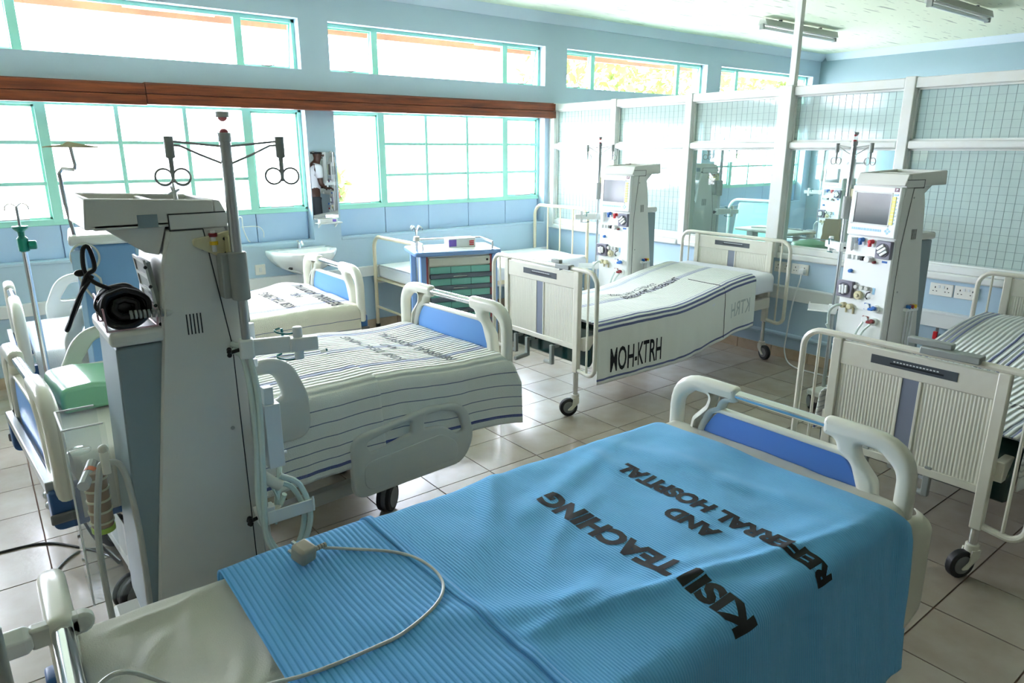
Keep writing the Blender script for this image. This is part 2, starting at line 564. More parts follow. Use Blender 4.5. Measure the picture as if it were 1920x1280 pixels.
class G:
    def __init__(self):
        self.bm = bmesh.new()

    def box(self, x0, y0, z0, x1, y1, z1, M=None):
        vs = [self.bm.verts.new(Vector(v)) for v in ((x0, y0, z0), (x1, y0, z0), (x1, y1, z0), (x0, y1, z0),
                                                     (x0, y0, z1), (x1, y0, z1), (x1, y1, z1), (x0, y1, z1))]
        if M is not None:
            for v in vs:
                v.co = M @ v.co
        for f in ((3, 2, 1, 0), (4, 5, 6, 7), (0, 1, 5, 4), (1, 2, 6, 5), (2, 3, 7, 6), (3, 0, 4, 7)):
            self.bm.faces.new([vs[i] for i in f])
        return self

    def cyl(self, p0, p1, r, r2=None, n=14, cap=True):
        r2 = r if r2 is None else r2
        return self.tube([p0, p1], [r, r2], n, cap=cap)

    def tube(self, pts, r, n=10, k=0, closed=False, cap=True):
        if k:
            pts = smooth_pts(pts, k, closed)
        P = [Vector(p) for p in pts]
        m = len(P)
        rr = r if isinstance(r, (list, tuple)) else [r] * m
        if len(rr) != m:
            rr = [rr[0] + (rr[-1] - rr[0]) * i / (m - 1) for i in range(m)]
        rings = []
        t0 = None
        nrm = None
        for i in range(m):
            if closed:
                t = (P[(i + 1) % m] - P[i - 1]).normalized()
            elif i == 0:
                t = (P[1] - P[0]).normalized()
            elif i == m - 1:
                t = (P[-1] - P[-2]).normalized()
            else:
                t = (P[i + 1] - P[i - 1])
                t = t.normalized() if t.length > 1e-9 else t0
            if nrm is None:
                a = Vector((0, 0, 1)) if abs(t.z) < 0.9 else Vector((1, 0, 0))
                nrm = a.cross(t).normalized()
            else:
                nrm = (nrm - t * nrm.dot(t))
                nrm = nrm.normalized() if nrm.length > 1e-9 else Vector((1, 0, 0)).cross(t).normalized()
            bn = t.cross(nrm)
            rings.append([self.bm.verts.new(P[i] + (nrm * math.cos(2 * PI * j / n) + bn * math.sin(2 * PI * j / n)) * rr[i]) for j in range(n)])
            t0 = t
        for i in range(m if closed else m - 1):
            a, b = rings[i], rings[(i + 1) % m]
            for j in range(n):
                self.bm.faces.new((a[j], a[(j + 1) % n], b[(j + 1) % n], b[j]))
        if cap and not closed:
            self.bm.faces.new(list(reversed(rings[0])))
            self.bm.faces.new(rings[-1])
        return self

    def sph(self, c, r, u=12, v=8, M=None):
        if not isinstance(r, (list, tuple)):
            r = (r, r, r)
        mt = Matrix.Translation(Vector(c)) @ (M if M is not None else Matrix()) @ Matrix.Diagonal((r[0], r[1], r[2], 1))
        bmesh.ops.create_uvsphere(self.bm, u_segments=u, v_segments=v, radius=1, matrix=mt)
        return self

    def lathe(self, prof, n=16, o=(0, 0, 0), M=None):
        rings = []
        for r, z in prof:
            ring = []
            for j in range(n):
                p = Vector((r * math.cos(2 * PI * j / n), r * math.sin(2 * PI * j / n), z))
                if M is not None:
                    p = M @ p
                ring.append(self.bm.verts.new(p + Vector(o)))
            rings.append(ring)
        for a, b in zip(rings, rings[1:]):
            for j in range(n):
                self.bm.faces.new((a[j], a[(j + 1) % n], b[(j + 1) % n], b[j]))
        self.bm.faces.new(list(reversed(rings[0])))
        self.bm.faces.new(rings[-1])
        return self

    def prism(self, poly, a0, a1, plane='xz'):
        def pt(p, a):
            if plane == 'xz':
                return Vector((p[0], a, p[1]))
            if plane == 'yz':
                return Vector((a, p[0], p[1]))
            return Vector((p[0], p[1], a))
        A = [self.bm.verts.new(pt(p, a0)) for p in poly]
        B = [self.bm.verts.new(pt(p, a1)) for p in poly]
        n = len(poly)
        self.bm.faces.new(A)
        self.bm.faces.new(list(reversed(B)))
        for i in range(n):
            self.bm.faces.new((A[i], B[i], B[(i + 1) % n], A[(i + 1) % n]))
        return self

    def grid(self, f, nu, nv):
        V = [[self.bm.verts.new(Vector(f(i / nu, j / nv))) for j in range(nv + 1)] for i in range(nu + 1)]
        for i in range(nu):
            for j in range(nv):
                self.bm.faces.new((V[i][j], V[i + 1][j], V[i + 1][j + 1], V[i][j + 1]))
        return self

    def mesh(self, name, m):
        bmesh.ops.recalc_face_normals(self.bm, faces=self.bm.faces[:])
        me = bpy.data.meshes.new(name)
        self.bm.to_mesh(me)
        self.bm.free()
        if m:
            me.materials.append(m)
        return me

    def done(self, name, m, parent=None, bevel=0.0, ang=35, seg=2):
        return link(name, self.mesh(name, m), parent, bevel, ang, seg)


def link(name, me, parent=None, bevel=0.0, ang=35, seg=2):
    for p in me.polygons:
        p.use_smooth = True
    me.set_sharp_from_angle(angle=R(ang))
    o = bpy.data.objects.new(name, me)
    C.objects.link(o)
    if parent is not None:
        o.parent = parent
    if bevel:
        b = o.modifiers.new('bevel', 'BEVEL')
        b.width = bevel
        b.segments = seg
        b.limit_method = 'ANGLE'
        b.angle_limit = R(40)
        b.harden_normals = False
    return o


def plate_mesh(outer, holes, thick, bev, plane, at, m, name):
    cu = bpy.data.curves.new(name, 'CURVE')
    cu.dimensions = '2D'
    cu.fill_mode = 'BOTH'
    cu.extrude = max(thick / 2 - bev, 0.0005)
    cu.bevel_depth = bev
    cu.bevel_resolution = 2
    cu.offset = -bev
    for loop in [outer] + list(holes):
        sp = cu.splines.new('POLY')
        sp.points.add(len(loop) - 1)
        for p, q in zip(sp.points, loop):
            p.co = (q[0], q[1], 0, 1)
        sp.use_cyclic_u = True
    ob = bpy.data.objects.new(name, cu)
    me = bpy.data.meshes.new_from_object(ob)
    bpy.data.objects.remove(ob)
    bpy.data.curves.remove(cu)
    bm = bmesh.new()
    bm.from_mesh(me)
    bmesh.ops.remove_doubles(bm, verts=bm.verts[:], dist=1e-5)
    for v in bm.verts:
        a, b_, c = v.co
        if plane == 'yz':
            v.co = (at + c, a, b_)
        elif plane == 'xz':
            v.co = (a, at + c, b_)
        else:
            v.co = (a, b_, at + c)
    bmesh.ops.recalc_face_normals(bm, faces=bm.faces[:])
    bm.to_mesh(me)
    bm.free()
    me.materials.clear()
    me.materials.append(m)
    me.name = name
    return me


def plate(name, outer, holes, thick, bev, plane, at, m, parent=None):
    return link(name, plate_mesh(outer, holes, thick, bev, plane, at, m, name), parent, 0, 50)


def tag(o, label, cat, group=None):
    o['label'] = label
    o['category'] = cat
    if group:
        o['group'] = group
    return o


def thing(name, label, cat, loc=(0, 0, 0), rotz=0.0, group=None):
    o = bpy.data.objects.new(name, None)
    o.empty_display_size = 0.1
    C.objects.link(o)
    o.location = loc
    o.rotation_euler = (0, 0, rotz)
    return tag(o, label, cat, group)


def struct(o):
    o['kind'] = 'structure'
    return o


def stuff(o):
    o['kind'] = 'stuff'
    return o


def kids(o):
    return [x for x in bpy.data.objects if x.parent == o]


def copy_tree(o, parent=None, skip=()):
    c = o.copy()
    C.objects.link(c)
    c.parent = parent
    for ch in kids(o):
        if ch.name.split('.')[0] in skip:
            continue
        copy_tree(ch, c, skip)
    return c


def text_mesh(txt, size=1.0, bold=0.0):
    cu = bpy.data.curves.new('lettering', 'FONT')
    cu.body = txt
    cu.size = size
    cu.offset = bold
    cu.resolution_u = 3
    ob = bpy.data.objects.new('lettering', cu)
    me = bpy.data.meshes.new_from_object(ob)
    bpy.data.objects.remove(ob)
    bpy.data.curves.remove(cu)
    return me


def lettering(txt, place, width, height, m, parent, cut=0.02, name='lettering', bold=0.0, lift=0.0):
    """flat print: place(a, b) takes text metres (a along, b up) to a point in the parent's space"""
    me = text_mesh(txt, 1.0, bold)
    bm = bmesh.new()
    bm.from_mesh(me)
    xs = [v.co.x for v in bm.verts]
    ys = [v.co.y for v in bm.verts]
    x0, x1, y0, y1 = min(xs), max(xs), min(ys), max(ys)
    for v in bm.verts:
        v.co = Vector(((v.co.x - x0) / (x1 - x0) * width, (v.co.y - y0) / (y1 - y0) * height, 0))
    if cut:
        k = cut
        while k < width:
            bmesh.ops.bisect_plane(bm, geom=bm.verts[:] + bm.edges[:] + bm.faces[:], plane_co=(k, 0, 0), plane_no=(1, 0, 0))
            k += cut
        k = cut
        while k < height:
            bmesh.ops.bisect_plane(bm, geom=bm.verts[:] + bm.edges[:] + bm.faces[:], plane_co=(0, k, 0), plane_no=(0, 1, 0))
            k += cut
    for v in bm.verts:
        v.co = Vector(place(v.co.x, v.co.y))
    bm.to_mesh(me)
    bm.free()
    me.materials.clear()
    me.materials.append(m)
    return link(name, me, parent)


def rotm(axis, deg):
    return Matrix.Rotation(R(deg), 4, axis)


def fbm(x, y, z=0.0):
    return noise.noise(Vector((x, y, z)))


class Cloth:
    """a cloth lying over a box: v runs along x, u across from the centre line (negative = towards -y)"""

    def __init__(self, x0, x1, yc, hw, zt, r, wr, seed=0.0, end_drop=None, extra=None, flare=0.05):
        self.__dict__.update(x0=x0, x1=x1, yc=yc, hw=hw, zt=zt, r=r, wr=wr, seed=seed, end_drop=end_drop, extra=extra, flare=flare)

    def base(self, u, x):
        s = abs(u)
        sg = 1 if u >= 0 else -1
        flat = self.hw - self.r
        arc = self.r * PI / 2
        if s <= flat:
            y, z = s, self.zt
        elif s <= flat + arc:
            a = (s - flat) / self.r
            y, z = flat + self.r * math.sin(a), self.zt - self.r * (1 - math.cos(a))
        else:
            d = s - flat - arc
            y, z = self.hw + d * self.flare, self.zt - self.r - d
        hang = max(0.0, min(1.0, (s - flat) / (arc + 0.05)))
        n = fbm(x * 3.1 + self.seed, u * 3.7, self.seed) * 0.6 + fbm(x * 8 + self.seed, u * 5, 3) * 0.3 + fbm(x * 19, u * 13 + self.seed, 7) * 0.12
        z += n * self.wr * (1 - hang)
        y += (fbm(x * 7 + self.seed, u * 1.2, 11) * 0.9 + fbm(x * 17, u * 2.5, 5 + self.seed) * 0.35) * self.wr * 1.3 * hang
        if self.end_drop:
            xe, k = self.end_drop
            if x > xe:
                z -= (x - xe) ** 2 * k * (1 - hang)
        if self.extra:
            z += self.extra(u, x) * (1 - hang)
        return Vector((x, self.yc + sg * y, z))

    def at(self, u, x, lift=0.0):
        p = self.base(u, x)
        if lift:
            e = 0.004
            a = self.base(u + e, x) - self.base(u - e, x)
            b = self.base(u, x + e) - self.base(u, x - e)
            n = b.cross(a)
            n.normalize()
            if n.z < 0 and abs(u) < self.hw - self.r:
                n = -n
            elif abs(u) >= self.hw - self.r and n.y * u < 0:
                n = -n
            p = p + n * lift
        return p

    def build(self, name, m, u0, u1, nu, nx, xs=None, edge=None, thick=0.006, parent=None, lift=0.0, uv_off=0.0):
        bm = bmesh.new()
        uvl = bm.loops.layers.uv.new('UVMap')
        V = []
        X0, X1 = xs or (self.x0, self.x1)
        for i in range(nx + 1):
            row = []
            for j in range(nu + 1):
                u = u0 + (u1 - u0) * j / nu
                x = X0 + (X1 - X0) * i / nx
                if edge:
                    u, x = edge(u, x, i / nx, j / nu)
                v = bm.verts.new(self.at(u, x, lift))
                row.append((v, u, x))
            V.append(row)
        for i in range(nx):
            for j in range(nu):
                q = (V[i][j], V[i + 1][j], V[i + 1][j + 1], V[i][j + 1])
                f = bm.faces.new([a[0] for a in q])
                for lp, a in zip(f.loops, q):
                    lp[uvl].uv = (a[1] + uv_off, a[2])
        bmesh.ops.recalc_face_normals(bm, faces=bm.faces[:])
        me = bpy.data.meshes.new(name)
        bm.to_mesh(me)
        bm.free()
        me.materials.append(m)
        o = link(name, me, parent, 0, 80)
        so = o.modifiers.new('thickness', 'SOLIDIFY')
        so.thickness = thick
        so.offset = 0.0
        return o
# ---------------------------------------------------------------- the room
YW, XP, XF, XL, YB, ZC = 6.03, 5.20, 10.60, -4.20, -6.00, 3.05
WIN_X = [(-2.80, -0.35), (-0.045, 2.41), (2.67, 5.11), (5.42, 7.87), (8.16, 10.42)]


def wall_slabs(g, a0, a1, openings, z_top, t0, t1, axis):
    """wall along axis ('x' or 'y') between a0 and a1, with rectangular openings (lo, hi, z0, z1)"""
    cuts = sorted({a0, a1} | {o[0] for o in openings} | {o[1] for o in openings})
    for lo, hi in zip(cuts, cuts[1:]):
        mid = (lo + hi) / 2
        zs = 0.0
        for o in sorted([o for o in openings if o[0] <= mid <= o[1]], key=lambda o: o[2]) + [(0, 0, z_top, z_top)]:
            if o[2] > zs + 1e-4:
                if axis == 'x':
                    g.box(lo, t0, zs, hi, t1, o[2])
                else:
                    g.box(t0, lo, zs, t1, hi, o[2])
            zs = o[3]


g = G()
ops = []
for a, b in WIN_X:
    ops += [(a, b, 0.90, 2.02), (a, b, 2.335, 2.735)]
wall_slabs(g, XL - 0.2, XF + 0.2, ops, ZC + 0.1, YW, YW + 0.24, 'x')
wall_window = struct(g.done('wall_window', WALL_UP))
g = G()
for a, b in [(XL, -2.80), (-0.35, -0.045), (2.41, 2.67), (5.11, 5.20), (5.32, 5.42), (7.87, 8.16), (10.42, XF)]:
    g.box(a, YW - 0.004, 0.90, b, YW, 2.06)
g.box(XL, YW - 0.004, 0.0, XP, YW, 0.90)
g.box(XP + 0.12, YW - 0.004, 0.0, XF, YW, 0.90)
g.done('painted_dado', WALL, wall_window)
g = G()
for a, b in WIN_X:
    g.box(a, YW - 0.012, 0.878, b, YW - 0.002, 0.9)
g.done('sill_ledge', WALL, wall_window, 0.003)

g = G()
wall_slabs(g, XL - 0.2, XF + 0.2, [], ZC + 0.1, YB - 0.2, YB, 'x')
struct(g.done('wall_back', WALL_BK))
g = G()
g.box(XL - 0.2, YB, 0, XL, YW, ZC + 0.1)
struct(g.done('wall_left', WALL_BK))
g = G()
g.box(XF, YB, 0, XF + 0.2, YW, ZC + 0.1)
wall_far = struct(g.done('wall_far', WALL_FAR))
g = G()
g.box(XL - 0.2, YB - 0.2, ZC, XF + 0.2, YW + 0.24, ZC + 0.1)
struct(g.done('ceiling', CEIL))

# plaster coving
cove = [(0, 0.0), (0.015, 0.0), (0.045, 0.025), (0.085, 0.075), (0.10, 0.09), (0, 0.09)]
g = G()
g.prism([(YW - a, 2.96 + b) for a, b in cove], XL, XF, 'yz')
t = struct(g.done('trim_1', COVING))
t['label'] = 'pale coving along the top of the window wall'
g = G()
g.prism([(XF - a, 2.96 + b) for a, b in cove], YB, YW - 0.1, 'xz')
struct(g.done('trim_2', COVING))

# floor: grout bed and tiles
g = G()
g.box(XL, YB, -0.1, XF, YW, -0.006)
floor = struct(g.done('floor', GROUT))
TS = 0.33
g = G()
g.box(-TS / 2 + 0.003, -TS / 2 + 0.003, -0.006, TS / 2 - 0.003, TS / 2 - 0.003, 0.0)
tile_me = g.mesh('floor_tile', TILE)
near_tiles, far_tiles = [], []
nx0 = int(math.floor((XL - 0.023) / TS)) - 1
for i in range(nx0, nx0 + 48):
    for j in range(-28, 12):
        x, y = 0.023 + TS * (i + 0.5), 2.79 + TS * (j + 0.5)
        if x < XL or x > XF - 0.1 or y < YB or y > YW - 0.05:
            continue
        inview = (-0.25 < x < XP) and y > 0.15 and not (x < 0.6 and y < 1.3) and not (y < 0.16 * x)
        if inview:
            near_tiles.append((x, y))
        else:
            far_tiles.append((x, y))
near_tiles.sort(key=lambda p: p[0] ** 2 + p[1] ** 2)
far_tiles += near_tiles[298:]
near_tiles = near_tiles[:298]
for x, y in near_tiles:
    o = bpy.data.objects.new('tile', tile_me)
    C.objects.link(o)
    o.parent = floor
    o.location = (x, y, random.uniform(-0.0006, 0.0004))
    o.rotation_euler = (random.uniform(-.0012, .0012), random.uniform(-.0012, .0012), 0)
g = G()
for x, y in far_tiles:
    g.box(x - TS / 2 + 0.003, y - TS / 2 + 0.003, -0.006, x + TS / 2 - 0.003, y + TS / 2 - 0.003, 0.0)
stuff(g.done('tile_field', TILE, floor))


# ---------------------------------------------------------------- windows
def window(n, x0, x1, kind, plain=()):
    y = 6.14
    z0, z1 = 1.165, 2.02
    t = 0.018
    g = G()
    g.box(x0, y - t, z0, x0 + 0.028, y + t, z1).box(x1 - 0.028, y - t, z0, x1, y + t, z1)
    g.box(x0, y - t, z0 - 0.02, x1, y + t, z0 + 0.024).box(x0, y - t, z1 - 0.028, x1, y + t, z1)
    w = struct(g.done('window_%d' % n, FRAME_T, None, 0.003))
    W = x1 - x0
    a, b = x0 + 0.55 - (0.04 if n > 2 else 0), x1 - 0.47
    xs = [x0 + 0.014, a, a + (b - a) / 3, a + 2 * (b - a) / 3, b, x1 - 0.014]
    for i, xx in enumerate(xs[1:-1]):
        hw = 0.034 if i in (0, 3) else 0.0155
        G().box(xx - hw, y - t * 1.1, z0, xx + hw, y + t, z1).done('mullion', FRAME_T, w, 0.003)
    zr = [z0 + 0.024, 1.445, 1.732, z1 - 0.028]
    for i in range(5):
        xa, xb = xs[i], xs[i + 1]
        ea = 0.034 if i in (1, 4) else 0.0155
        eb = 0.034 if i in (0, 3) else 0.0155
        if i in (0, 4):
            # opening casement with its own sash
            g = G()
            s = 0.016
            l, r_ = xa + ea, xb - eb
            g.box(l, y, zr[0], l + s, y + 0.03, zr[3]).box(r_ - s, y, zr[0], r_, y + 0.03, zr[3])
            g.box(l, y, zr[0], r_, y + 0.03, zr[0] + s).box(l, y, zr[3] - s, r_, y + 0.03, zr[3])
            g.done('casement_sash', FRAME_T, w)
            G().box((l + r_) / 2 - 0.1, y - 0.03, zr[0] + 0.004, (l + r_) / 2 + 0.1, y - 0.02, zr[0] + 0.012).done('stay_bar', GREY_MET, w)
        if i in plain:
            G().box(xa + ea, y + 0.004, zr[0], xb - eb, y + 0.008, zr[3]).done('glass_pane', GLASS_W, w)
        else:
            for k in (1, 2):
                G().box(xa + ea, y - t * 0.8, zr[k] - 0.013, xb - eb, y + t, zr[k] + 0.013).done('glazing_bar', FRAME_T, w)
            for k in range(3):
                G().box(xa + ea, y + 0.004, zr[k] + 0.011 * (k > 0), xb - eb, y + 0.008, zr[k + 1] - 0.011 * (k < 2)).done('glass_pane', GLASS_W, w)
    # painted apron panels below the glass
    for i in range(5):
        G().box(xs[i] + 0.003, 6.125, 0.90, xs[i + 1] - 0.003, 6.15, z0 - 0.02).done('apron_panel', APRON, w, 0.003)
    G().box(x0, 6.15, 0.90, x1, 6.18, z0).done('apron_backing', APRON, w)
    return w


window(1, *WIN_X[0], 'w')
window(2, *WIN_X[1], 'w', plain=(4,))
window(3, *WIN_X[2], 'w', plain=(0,))
window(4, *WIN_X[3], 'w', plain=(0,))
window(5, *WIN_X[4], 'w', plain=())


def clerestory(n, x0, x1):
    y, z0, z1, t = 6.14, 2.335, 2.735, 0.018
    g = G()
    g.box(x0, y - t, z0, x0 + 0.028, y + t, z1).box(x1 - 0.028, y - t, z0, x1, y + t, z1)
    g.box(x0, y - t, z0, x1, y + t, z0 + 0.014).box(x0, y - t, z1 - 0.03, x1, y + t, z1)
    w = struct(g.done('window_%d' % n, FRAME_T, None, 0.003))
    a, b = x0 + 0.48, x1 - 0.47
    for xx in (a, b):
        G().box(xx - 0.030, y - t * 1.1, z0, xx + 0.030, y + t, z1).done('mullion', FRAME_T, w, 0.003)
    G().box(a + 0.024, y + 0.004, z0 + 0.014, b - 0.024, y + 0.008, z1 - 0.03).done('glass_pane', GLASS_W, w)
    for l, r_ in ((x0 + 0.028, a - 0.024), (b + 0.024, x1 - 0.028)):
        M = Matrix.Translation((0, y + 0.01, z1 - 0.03)) @ rotm('X', 9)
        g = G()
        h = z1 - z0 - 0.045
        s = 0.013
        g.box(l, 0, -h, l + s, 0.02, 0, M).box(r_ - s, 0, -h, r_, 0.02, 0, M).box(l, 0, -s, r_, 0.02, 0, M).box(l, 0, -h, r_, 0.02, -h + s, M)
        sash = g.done('hopper_sash', FRAME_T, w)
        G().box(l + s, 0.006, -h + s, r_ - s, 0.01, -s, M).done('glass_pane', GLASS_W, sash)
        m = (l + r_) / 2
        g = G()
        g.tube([(m - 0.07, y - 0.02, z0 + 0.02), (m, y - 0.012, z0 + 0.018), (m + 0.05, y - 0.02, z0 + 0.03), (m + 0.06, y - 0.02, z0 + 0.055)], 0.004, 6)
        g.tube([(m + 0.02, y + 0.0, z0 + 0.02), (m + 0.05, y + 0.05, z0 + 0.16)], 0.003, 6)
        g.done('stay_bar', DKGREY, w)
    return w


for i, (a, b) in enumerate(WIN_X):
    clerestory(6 + i, a, b)


# varnished timber pelmet over the lower windows
g = G()
g.box(XL, 5.955, 2.004, XP - 0.02, 5.985, 2.152)
pel = struct(g.done('trim_3', WOODBEAM, None, 0.004))
pel['label'] = 'varnished reddish timber pelmet over the lower windows'
for a, b, z in ((XL, 1.165, 2.0), (1.169, XP - 0.015, 2.006)):
    g = G()
    g.box(a, 5.925, z, b, 5.955, z + 0.072)
    g.box(a, 5.93, z + 0.076, b, 5.955, z + 0.148)
    g.done('board', WOODBEAM, pel, 0.004)
    G().box(a, 5.955, z + 0.148, b, 6.03, z + 0.156).done('top_board', WOODBEAM, pel)

# ---------------------------------------------------------------- glazed partition
g = G()
g.box(XP, YB, 0, XP + 0.12, YW, 0.83)
part = struct(g.done('wall_right', WALL))
posts = [(5.985, 0.045), (5.06, 0.036), (4.14, 0.036), (3.195, 0.055), (2.285, 0.036), (1.36, 0.036), (0.43, 0.036), (-0.5, 0.055), (-1.43, 0.036), (-2.36, 0.036), (-3.29, 0.036), (-4.22, 0.036), (-5.15, 0.036), (-5.97, 0.03)]
for py, hw in posts:
    G().box(XP - 0.03 - (0.02 if hw > 0.05 else 0), py - hw, 0.83, XP + 0.10, py + hw, 2.16).done('post', WHITEWOOD, part, 0.006)
WIRED = {}
for i, ((ya, ha), (yb, hb)) in enumerate(zip(posts, posts[1:])):
    hi, lo = ya - ha, yb + hb
    G().box(XP - 0.022, lo, 2.085, XP + 0.09, hi, 2.152).done('top_rail', WHITEWOOD, part, 0.006)
    G().box(XP - 0.025, lo, 1.688, XP + 0.09, hi, 1.742).done('middle_rail', WHITEWOOD, part, 0.012)
    G().box(XP - 0.045, lo, 0.825, XP + 0.10, hi, 0.875).done('sill_rail', WHITEWOOD, part, 0.012)
    G().box(XP - 0.02, lo, 0.875, XP + 0.09, hi, 0.925).done('bottom_rail', WHITEWOOD, part, 0.006)
    for zz0, zz1, top in ((0.925, 1.688, False), (1.742, 2.085, True)):
        clear = (not top) and i in (2, 3)
        p = G().box(XP + 0.030, lo, zz0, XP + 0.036, hi, zz1).done('glass_pane', GLASS_C if clear else GLASS_O, part)
        if not clear and i < 7:
            g = G()
            k = 0
            yy = lo + 0.02
            w = 0.0009
            while yy < hi:
                g.box(XP + 0.0275, yy - w, zz0, XP + 0.0295, yy + w, zz1)
                yy += 0.0508
            zz = zz0 + 0.022
            while zz < zz1:
                g.box(XP + 0.0272, lo, zz - w, XP + 0.0292, hi, zz + w)
                zz += 0.0508
            stuff(g.done('wire_mesh', WIRE, p))
        # glazing beads
        g = G()
        g.box(XP + 0.012, lo, zz0, XP + 0.026, lo + 0.012, zz1).box(XP + 0.012, hi - 0.012, zz0, XP + 0.026, hi, zz1)
        g.box(XP + 0.012, lo, zz0, XP + 0.026, hi, zz0 + 0.012).box(XP + 0.012, lo, zz1 - 0.012, XP + 0.026, hi, zz1)
        g.done('glazing_bead', WHITEWOOD, part)
G().box(XP + 0.01, 3.165, 2.16, XP + 0.06, 3.215, ZC).done('ceiling_post', WHITEWOOD, part, 0.004)

# skirting tiles on both walls
g = G()
g.box(0, 0.003, 0, 0.012, TS - 0.003, 0.085)
sk_me = g.mesh('skirting_tile', SKIRT)
for k in range(18):
    o = bpy.data.objects.new('skirting_tile', sk_me)
    C.objects.link(o)
    o.parent = part
    o.location = (XP - 0.012, 0.145 + TS * k, 0)
g = G()
g.box(0.003, 0, 0, TS - 0.003, 0.012, 0.085)
sk2_me = g.mesh('skirting_tile', SKIRT)
for k in range(16):
    o = bpy.data.objects.new('skirting_tile', sk2_me)
    C.objects.link(o)
    o.parent = wall_window
    o.location = (-0.1 + TS * k, YW - 0.018, 0)

# cable trunking and pipe
g = G()
g.box(XP - 0.05, 0.2, 0.50, XP, 5.2, 0.608)
g.box(XP - 0.054, 0.2, 0.592, XP - 0.05, 5.2, 0.604)
t = struct(g.done('trim_4', PVC, None, 0.004))
g = G()
g.box(-1.0, YW - 0.055, 0.52, 5.14, YW - 0.004, 0.612)
struct(g.done('trim_5', PVC, None, 0.004))
g = G()
g.tube([(XP - 0.024, 0.0, 0.2), (XP - 0.024, 5.9, 0.2)], 0.02, 10)
struct(g.done('trim_6', WALL))


# ---------------------------------------------------------------- outside
g = G()
g.box(-40, -60, -0.6, 50, 90, -0.5)
struct(g.done('ground_outside', GROUND))
g = G()
g.box(XL - 1, 7.10, 2.80, XF + 1, 7.14, 3.06)
fas = struct(g.done('trim_7', FASCIA))
g = G()
g.box(XL - 1, 6.27, 3.06, XF + 1, 7.3, 3.1)
g.done('eave_soffit', CREAMB, fas)
for x0 in (1.3, 2.9, 4.93, 7.5):
    G().box(x0, 7.085, 2.845, x0 + 0.75, 7.099, 3.05).done('patch_board', CREAMB, fas)

ob = thing('outbuilding', 'pale low building with a dull roof seen faintly through the left windows', 'building', (-2, 22, -0.5))
G().box(-12, 0, 0, 9, 5, 1.55).done('wall', OUTWALL, ob)
G().prism([(-0.5, 1.5), (2.5, 2.3), (5.5, 1.5), (5.5, 1.42), (-0.5, 1.42)], -12.5, 9.5, 'yz').done('roof', OUTROOF, ob)
for k in range(7):
    G().box(-11 + k * 2.9, -0.03, 0.75, -9.8 + k * 2.9, 0.02, 1.25).done('window', DKGREY, ob)


def tree(label, x, y, h, sc, seed, nleaf):
    rnd = random.Random(seed)
    t = thing('tree', label, 'tree', (x, y, -0.5))
    g = G()
    g.tube([(0, 0, 0), (0.1, 0, h * 0.4), (0, 0.1, h * 0.7)], [0.16, 0.08], 8, 3)
    for k in range(5):
        a = k * 1.26
        g.tube([(0.05, 0, h * 0.45), (math.cos(a) * sc * 0.6, math.sin(a) * sc * 0.6, h * 0.75)], [0.06, 0.02], 6)
    g.done('trunk', FASCIA, t)
    g = G()
    for k in range(nleaf):
        d = Vector((rnd.gauss(0, 1), rnd.gauss(0, 1), rnd.gauss(0, 1))).normalized() * (rnd.random() ** 0.4) * sc
        c = Vector((d.x, d.y, d.z * 0.9 + h * 0.75))
        M = Matrix.Translation(c) @ Matrix.Rotation(rnd.random() * 6, 4, Vector((rnd.random(), rnd.random(), rnd.random() + .1)).normalized())
        s = 0.09 + rnd.random() * 0.1
        vs = [g.bm.verts.new(M @ Vector(p)) for p in ((-s, 0, 0), (0, -s * .4, 0.02), (s, 0, 0), (0, s * .4, 0.02))]
        g.bm.faces.new(vs)
    stuff(g.done('foliage', LEAF, t))


tree('leafy green tree outside behind the third high window', 13.5, 12.6, 5.6, 2.9, 3, 2600)
tree('broad leafy tree outside behind the last high window at the right', 20.0, 12.4, 5.6, 2.8, 8, 2400)
tree('small leafy tree outside behind the tall plain casement', 5.2, 12.2, 2.0, 0.45, 5, 120)


# ---------------------------------------------------------------- ceiling lamps (switched off)
def lamp(x0, x1, y, label):
    L = x1 - x0
    t = thing('ceiling_lamp', label, 'lamp', ((x0 + x1) / 2, y, ZC), 0, 'fluorescent ceiling lamps')
    h = L / 2
    g = G()
    g.prism([(-0.035, -0.02), (0.035, -0.02), (0.055, -0.085), (-0.055, -0.085)], -h, h, 'yz')
    g.done('batten', CREAM_DK, t, 0.003)
    for s in (-1, 1):
        G().box(s * h * 0.55 - 0.02, -0.012, -0.03, s * h * 0.55 + 0.02, 0.012, 0.0).done('bracket', DKGREY, t)
        G().box(s * h - 0.012, -0.026, -0.128, s * h + 0.012, 0.026, -0.07).done('lamp_holder', GREY_MET, t, 0.003)
    g = G()
    g.cyl((-h, 0, -0.108), (h, 0, -0.108), 0.018, n=12)
    g.done('fluorescent_tube', PORCELAIN, t)
    return t


lamp(7.05, 8.55, 4.73, 'unlit fluorescent batten lamp on the ceiling behind the white ceiling post')
lamp(7.15, 8.5, 3.09, 'unlit fluorescent batten lamp on the ceiling near the top right corner')
